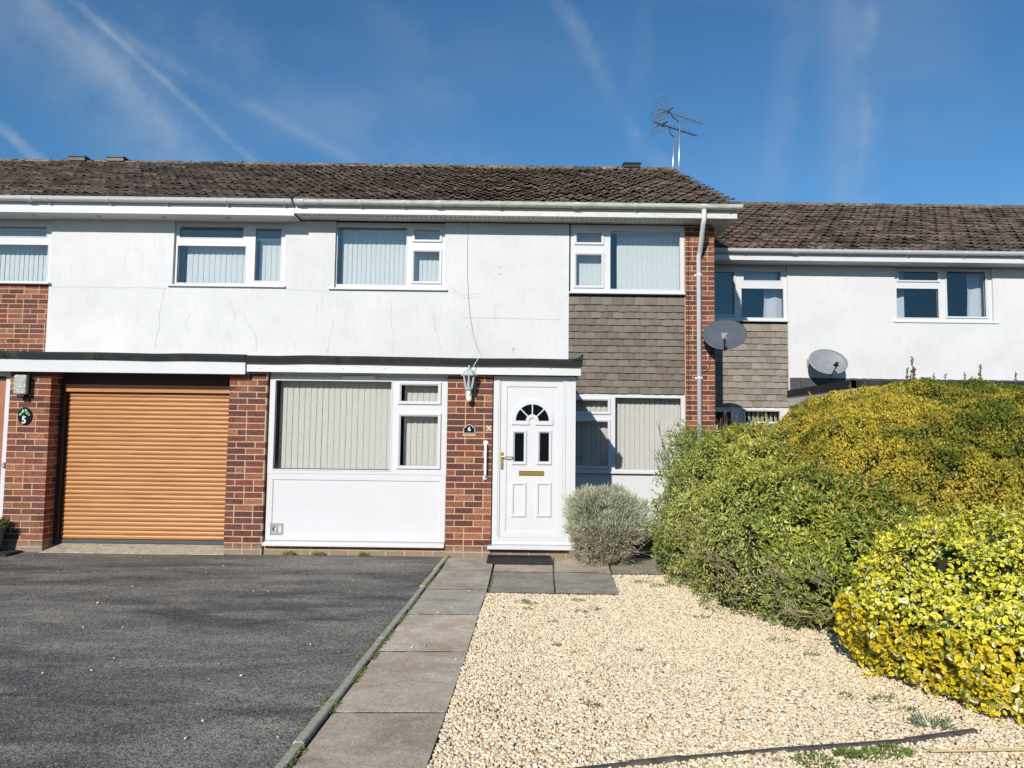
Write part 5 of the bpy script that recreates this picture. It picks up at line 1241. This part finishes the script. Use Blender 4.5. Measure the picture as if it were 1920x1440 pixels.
# sparser foot, where the bare stems show
thin = (P[:, 2] < 0.42) & (P[:, 1] < 7.1) & (nz3(P, 2.0, 3) > -0.22); k = ~(thin & (rng.random(len(P)) < 0.55)); P, Q, dp, lm = P[k], Q[k], dp[k], lm[k]
n = len(P); t_ = np.clip(0.5 + 0.9 * nz3(P, 1.6) + rng.normal(0, 0.3, n), 0, 1); cf = shade_mix((0.125, 0.19, 0.022), (0.47, 0.47, 0.078), t_)
au = rng.random(n) < np.clip((P[:, 2] - 0.62) * 1.1, 0, 0.55) * np.clip((P[:, 0] - 2.0) * 1.2, 0, 1); cf[au] = (0.40, 0.32, 0.06)
pale = np.clip((2.15 - P[:, 0]) * 1.6 + (0.9 - P[:, 2]) * 0.4, 0, 0.8) * rng.random(n); cf = cf * (1 - pale[:, None]) + np.array((0.42, 0.44, 0.18)) * pale[:, None]
cf *= rng.uniform(0.7, 1.25, (n, 1)); ln = np.clip(rng.lognormal(-3.25, 0.28, n), 0.018, 0.08); ln = np.where(P[:, 0] < 2.0, ln * 0.8, ln)
pt = leaves('x', P, rnd_dir(Q, 0.4), Q + rng.normal(0, 0.6, Q.shape), ln, ln * rng.uniform(0.36, 0.5, n), cf, None)
V, f, c = join([pt, sprigs(P, Q, cf, 330, (0.05, 0.16), 9, 0.042, HG)]); np_mesh('foliage', V, f, c, M['leaf'], HG)
V, f, c = core(GA, 0.80, lump=0.15, back=0.19, col=(0.018, 0.024, 0.008)); np_mesh('shade_core', V, f, c, M['leafmatt'], HG)
bs, tp = [], []
for i in range(95):
    y = random.uniform(5.3, 7.2); xe = np.interp(y, [5.2, 5.6, 6.3, 7.5, 8.4], [2.2, 1.98, 1.68, 1.56, 1.6]); a = (xe + random.uniform(0.45, 0.85), y + random.uniform(0.1, 0.5), 0.02); bs.append(a)
    tp.append((xe + random.uniform(-0.06, 0.18), y + random.uniform(-0.25, 0.05), random.uniform(0.12, 0.6)))
branches(0, bs, tp, 0.007, 'bark', 'stem', HG)
# --- golden small-leaved shrub
GB = [(4.55, 8.1, 0.75, 2.1, 1.35, 1.34), (4.05, 7.25, 0.60, 1.68, 1.30, 1.27), (3.75, 6.75, 0.50, 1.45, 1.05, 1.05), (5.4, 7.2, 0.7, 1.7, 1.15, 1.22)]
HB = thing('golden_hedge', (4.4, 7.8, 0), 'tall domed hedge of tiny golden-olive leaves behind the yellow shrub', 'hedge')
P, Q, dp, lm = blob_pts(GB, 190000, lump=0.12, depth=0.10, zmin=0.3, ls=1.9)
k = (nz3(P, 11, 1) + dp * 2.5) > -0.26; P, Q, dp, lm = P[k], Q[k], dp[k], lm[k]
n = len(P); g = np.clip(0.72 + 1.3 * nz3(P, 1.1, 9) + 0.9 * nz3(P, 5, 2) - np.clip((P[:, 0] - 3.9) * 0.75, 0, 1.2) + rng.normal(0, 0.22, n), 0, 1)
cf = shade_mix((0.115, 0.145, 0.018), (0.54, 0.42, 0.050), g); cf *= rng.uniform(0.65, 1.3, (n, 1)); ln = rng.uniform(0.020, 0.034, n)
V, f, c = leaves('x', P, rnd_dir(Q, 0.7, 0.7), Q + rng.normal(0, 0.6, Q.shape), ln, ln * 0.62, cf, None); V, f, c = join([(V, f, c), sprigs(P, Q, cf, 420, (0.03, 0.09), 9, 0.024, HB, up=0.9)]); np_mesh('foliage', V, f, c, M['leafmatt'], HB)
V, f, c = core(GB, 0.86, lump=0.12, ls=1.9, back=0.14, col=(0.03, 0.028, 0.010)); np_mesh('shade_core', V, f, c, M['leafmatt'], HB)
# shoots sticking up from the top
mb = MB(); LP, LD = [], []
for x, y, h in ((1712, 712, 0.23), (1716, 715, 0.14), (1705, 714, 0.10), (1835, 722, 0.20), (1841, 722, 0.10), (1595, 735, 0.09), (1620, 728, 0.08), (1487, 775, 0.05), (1810, 716, 0.08), (1905, 722, 0.12), (1700, 714, 0.12), (1750, 714, 0.06), (1770, 713, 0.05)):
    a = at(x, y + 6, 8.1); b = a + Vector((random.uniform(-0.01, 0.03), 0, h + 0.05)); MB().tube([a - Vector((0, 0, 0.1)), b], 0.004, 4).build('shoot', M['twig'], HB)
    for q in range(int(h * 220)): LP.append(a.lerp(b, random.random())); LD.append((random.uniform(-1, 1), random.uniform(-1, 1), 0.8))
LP = np.array(LP); LD = np.array(LD); n = len(LP)
V, f, c = leaves('x', LP, LD, rng.normal(size=(n, 3)), np.full(n, 0.028), np.full(n, 0.015), np.tile((0.12, 0.10, 0.03), (n, 1)) * rng.uniform(0.6, 1.4, (n, 1)), None); np_mesh('shoot_leaves', V, f, c, M['leafmatt'], HB)
# --- yellow variegated shrub
GC = [(3.35, 4.75, 0.30, 1.18, 0.95, 0.68), (3.5, 4.35, 0.2, 1.15, 0.75, 0.60), (4.2, 5.0, 0.3, 1.0, 1.0, 0.82)]
HC = thing('variegated_shrub', (3.2, 4.5, 0), 'low spreading shrub with yellow-edged leaves at the bottom right over the gravel', 'shrub')
P, Q, dp, lm = blob_pts(GC, 62000, lump=0.13, depth=0.15, zmin=0.03)
k = (nz3(P, 9, 1) + dp * 2.2) > -0.20; P, Q, dp, lm = P[k], Q[k], dp[k], lm[k]
n = len(P); ln = np.clip(rng.lognormal(-3.45, 0.26, n), 0.018, 0.05); ln = ln * np.clip(1.25 - 0.5 * P[:, 2], 0.8, 1.15); g = rng.random(n)
cf = shade_mix((0.20, 0.28, 0.015), (0.70, 0.66, 0.03), g) * rng.uniform(0.8, 1.2, (n, 1))
ed = shade_mix((0.88, 0.80, 0.04), (0.95, 0.78, 0.15), rng.random(n)); low = P[:, 2] < 0.42; ed[low] = ed[low] * 0 + np.array((0.88, 0.60, 0.03)) * rng.uniform(0.75, 1.15, (low.sum(), 1))
gr = rng.random(n) < 0.2; ed[gr] = np.array((0.10, 0.17, 0.03)); pal_ = rng.random(n) < 0.08; ed[pal_] = (0.85, 0.80, 0.62)
V, f, c = leaves('x', P, rnd_dir(Q, 0.15), Q + rng.normal(0, 0.55, Q.shape), ln, ln * rng.uniform(0.60, 0.80, n), cf, None, rounded=True, edge=ed, fold=0.18); V, f, c = join([(V, f, c), sprigs(P, Q, ed, 160, (0.04, 0.13), 8, 0.036, HC)]); np_mesh('foliage', V, f, c, M['leaf'], HC)
V, f, c = core(GC, 0.80, lump=0.13, back=0.18, col=(0.025, 0.035, 0.010)); np_mesh('shade_core', V, f, c, M['leafmatt'], HC)
# --- taller leafy shrub behind hedge
GD = [(2.12, 8.95, 1.15, 0.36, 0.30, 0.50), (2.3, 8.9, 0.8, 0.35, 0.3, 0.6)]
HD = thing('leafy_shrub', (2.15, 8.95, 0), 'loose light green shrub behind the left end of the green hedge', 'shrub')
P, Q, dp, lm = blob_pts(GD, 5200, ex=2.0, lump=0.16, depth=0.22, zmin=0.6, ls=6, front=False); n = len(P); ln = rng.uniform(0.03, 0.055, n)
cf = shade_mix((0.10, 0.17, 0.03), (0.34, 0.38, 0.07), rng.random(n)); V, f, c = leaves('x', P, rnd_dir(Q, 0.6), Q + rng.normal(0, 0.5, Q.shape), ln, ln * 0.4, cf, None); np_mesh('foliage', V, f, c, M['leaf'], HD)
branches(0, [(2.15 + random.uniform(-.1, .1), 8.95, 0)] * 16, [(2.12 + random.uniform(-.42, .38), 8.95 + random.uniform(-.25, .25), random.uniform(1.2, 1.72)) for _ in range(16)], 0.008, 'twig', 'stem', HD)
# --- bare twiggy shrub
tw = at(1375, 860, 10.0); HT = thing('bare_shrub', (tw.x, 10.0, 0), 'leafless twiggy shrub in front of the dark lower window of the set-back house', 'shrub')
bs = [(tw.x + random.uniform(-0.1, 0.1), 10.0, 0.0)] * 22; tp = [at(random.uniform(1338, 1425), random.uniform(768, 815), 10.0 + random.uniform(-0.2, 0.2)) for _ in bs]
branches(0, bs, tp, 0.007, 'twig', 'stem', HT)
# --- lavender
lc = G(1132, 1052); LB = thing('lavender_bush', (lc.x, lc.y, 0), 'rounded silvery grey-green lavender bush beside the front door', 'bush')
bl = [(lc.x - 0.10, 8.56, 0.56, 0.37, 0.33, 0.31), (lc.x + 0.13, 8.56, 0.50, 0.33, 0.33, 0.34), (lc.x - 0.02, 8.58, 0.28, 0.36, 0.30, 0.28), (lc.x + 0.02, 8.50, 0.40, 0.40, 0.34, 0.25)]
P, Q, dp, lm = blob_pts(bl, 30000, ex=2.2, lump=0.10, depth=0.14, zmin=0.03, ls=6, front=False)
k = (nz3(P, 13, 1) + dp * 2.2) > -0.15; P, Q, dp, lm = P[k], Q[k], dp[k], lm[k]; n = len(P); ln = rng.uniform(0.03, 0.08, n)
gx = np.clip(0.5 + 1.2 * nz3(P, 3.0, 4) + rng.normal(0, 0.2, n), 0, 1); cf = shade_mix((0.40, 0.41, 0.29), (0.58, 0.64, 0.46), gx)
dry = (P[:, 2] < 0.42) | (rng.random(n) < 0.12); cf[dry] = cf[dry] * 0.35 + np.array((0.42, 0.35, 0.27)) * 0.65; cf *= rng.uniform(0.75, 1.25, (n, 1))
D_ = Q * 0.9 + rng.normal(0, 0.35, Q.shape); D_[:, 2] += 0.75
V, f, c = leaves('x', P, D_, rng.normal(size=(n, 3)), ln, ln * 0.14, cf, None, fold=0.1); np_mesh('foliage', V, f, c, M['leafmatt'], LB)
V, f, c = core(bl, 0.72, 2.2, (0.10, 0.09, 0.065), lump=0.10, ls=6, back=0.16); np_mesh('shade_core', V, f, c, M['leafmatt'], LB)
branches(0, [(lc.x + random.uniform(-.1, .1), 8.5, 0.02)] * 30, [(lc.x + random.uniform(-.36, .36), 8.5 + random.uniform(-.25, .2), random.uniform(0.2, 0.5)) for _ in range(30)], 0.006, 'bark', 'stem', LB)
# --- low green plant behind lavender, weeds
def tuft(name, cx, cy, n_, rad, h, cols, label, cat, ln0=0.03, wr=0.4, z0=0.02, group=None, mat='leafmatt'):
    rr = rad * np.sqrt(rng.random(n_)); a = rng.uniform(0, 2 * PI, n_); P = np.stack([cx + rr * np.cos(a), cy + rr * np.sin(a) * 0.7, z0 + h * rng.random(n_) * (1 - rr / rad * 0.6)], 1)
    D_ = np.stack([np.cos(a) * 0.8, np.sin(a) * 0.8, rng.uniform(0.3, 1.4, n_)], 1) + rng.normal(0, 0.3, (n_, 3)); ln = rng.uniform(0.6, 1.3, n_) * ln0
    cf = shade_mix(cols[0], cols[1], rng.random(n_)); V, f, c = leaves('x', P, D_, np.tile((0, 0, 1.0), (n_, 1)) + rng.normal(0, 0.3, (n_, 3)), ln, ln * wr, cf, None)
    o = np_mesh(name, V, f, c, M[mat], None, (cx, cy, 0)); return tag(o, label, cat, group)
p = G(1215, 1030); tuft('low_plant', p.x + 0.02, p.y - 0.0, 1500, 0.34, 0.22, ((0.10, 0.17, 0.03), (0.28, 0.34, 0.08)), 'low bright green leafy plant on the ground right of the lavender bush', 'plant', 0.05)
for cx_, lab in ((475, 'left'), (555, 'm')): pass
gW = 'small weeds in the gravel'
WS = [(480 + 1495 / 3, 1000 + 395 / 3, .07), (480 + 1545 / 3, 1000 + 408 / 3, .06), (480 + 1530 / 3, 1000 + 437 / 3, .04), (480 + 1810 / 3, 1000 + 392 / 3, .06), (480 + 1830 / 3, 1000 + 455 / 3, .05), (480 + 1905 / 3, 1000 + 440 / 3, .06), (480 + 1665 / 3, 1000 + 512 / 3, .03), (480 + 1690 / 3, 1000 + 645 / 3, .03),
      (1205, 1095, .10), (1235, 1102, .10), (1280 + 105 / 3, 960 + 605 / 3, .06), (1280 + 545 / 3, 960 + 735 / 3, .09), (1280 + 720 / 3, 960 + 820 / 3, .05), (1280 + 930 / 3, 960 + 1055 / 3, .05), (1280 + 1130 / 3, 960 + 1075 / 3, .08), (1280 + 1265 / 3, 960 + 1135 / 3, .05), (1108, 1327, .03), (1197, 1225, .03), (1118, 1330, .03)]
for i, (x, y, r) in enumerate(WS):
    p = G(x, y); tuft('weed', p.x, p.y, int(900 * r), r, 0.02, ((0.07, 0.12, 0.03), (0.22, 0.27, 0.08)), 'small green weed growing up through the cream gravel', 'weed', 0.02, 0.3, 0.012, gW)
for x, y, r in ((1280 + 1030 / 3, 1425, .09), (1280 + 1180 / 3, 1418, .09), (1280 + 750 / 3, 1436, .10), (1280 + 930 / 3, 1424, .06)):
    p = G(x, y); tuft('weed', p.x, p.y, 170, r, 0.025, ((0.07, 0.12, 0.03), (0.25, 0.33, 0.08)), 'green creeping weed in the gravel below the timber edging strip', 'weed', 0.02, 0.5, 0.012, 'weeds below the edging strip')
p = G(1280 + 1400 / 3, 960 + 1225 / 3); tuft('grey_leaved_weed', p.x, p.y, 55, 0.09, 0.02, ((0.16, 0.21, 0.13), (0.28, 0.33, 0.20)), 'grey-green long-leaved weed beside the timber edging at the yellow shrub', 'weed', 0.065, 0.16, 0.012)
for x, lab in ((539, 'under the left part of the window sill'), (596, 'under the middle of the window sill'), (683, 'right of the other two')):
    p = G(x, 1043); tuft('wall_weed', p.x, YF - 0.01, 90, 0.07, 0.05, ((0.12, 0.18, 0.03), (0.32, 0.36, 0.06)), 'small weed at the foot of the plinth ' + lab, 'weed', 0.025, 0.5, 0.01)
# moss in the joint beside kerb
P = []
for i in range(2600):
    s0 = random.random() ** 1.0 * 7.5; a = Vector(kT) + kd * s0 + nrm * (0.062 + random.uniform(-0.012, 0.016))
    if mnoise.noise(Vector((s0 * 2.2, 0, 3))) > -0.05: P.append((a.x, a.y, 0.010 + random.random() * 0.016))
for i in range(1500):
    s0 = random.random() * 7.5; a = Vector(kT) + kd * s0 - nrm * abs(random.gauss(0.0, 0.02))
    if mnoise.noise(Vector((s0 * 1.7, 7, 3))) > 0.02: P.append((a.x, a.y, 0.008 + random.random() * 0.006))
for i in range(500):
    a = G(random.uniform(925, 929), 1080).lerp(G(916, 1114), random.random()) if i % 2 else G(1037, 1052).lerp(G(1040, 1116), random.random()); P.append((a.x + random.uniform(-.008, .008), a.y, 0.012 + random.random() * 0.012))
P = np.array(P); n = len(P); D_ = rng.normal(size=(n, 3)); D_[:, 2] = np.abs(D_[:, 2]) + 0.3
V, f, c = leaves('x', P, D_, np.tile((0, 0, 1.0), (n, 1)) + rng.normal(0, 0.5, (n, 3)), np.full(n, 0.016), np.full(n, 0.008), shade_mix((0.07, 0.09, 0.02), (0.26, 0.28, 0.06), rng.random(n)), None)
tag(np_mesh('joint_moss', V, f, c, M['leafmatt']), 'green moss in the joint between the kerb edging and the path slabs', 'moss', kind='stuff')
# --- blue pot with plant at left
p = G(4, 1034); cx, cy = p.x, 8.83; PT = thing('plant_pot', (cx, cy, 0.03), 'blue-grey glazed pot with a small leafy plant at the left edge, before the brick pier', 'plant pot')
MB().lathe([(0.10, 0.037), (0.105, 0.05), (0.128, 0.16), (0.145, 0.27), (0.158, 0.30), (0.158, 0.325), (0.145, 0.325), (0.138, 0.29), (0.02, 0.285)], cx, cy, 28).build('pot', M['pot'], PT, smooth=True)
n = 750; a = rng.uniform(0, 2 * PI, n); rr = 0.17 * np.sqrt(rng.random(n)); P = np.stack([cx + rr * np.cos(a), cy + rr * np.sin(a), 0.30 + rng.random(n) * 0.17 * (1 - rr * 3)], 1); D_ = rng.normal(size=(n, 3)); D_[:, 2] = np.abs(D_[:, 2])
V, f, c = leaves('x', P, D_, np.tile((0, 0, 1.0), (n, 1)) + rng.normal(0, 0.5, (n, 3)), rng.uniform(0.02, 0.045, n), rng.uniform(0.01, 0.02, n), shade_mix((0.06, 0.10, 0.02), (0.32, 0.30, 0.06), rng.random(n)), None); np_mesh('foliage', V, f, c, M['leafmatt'], PT)
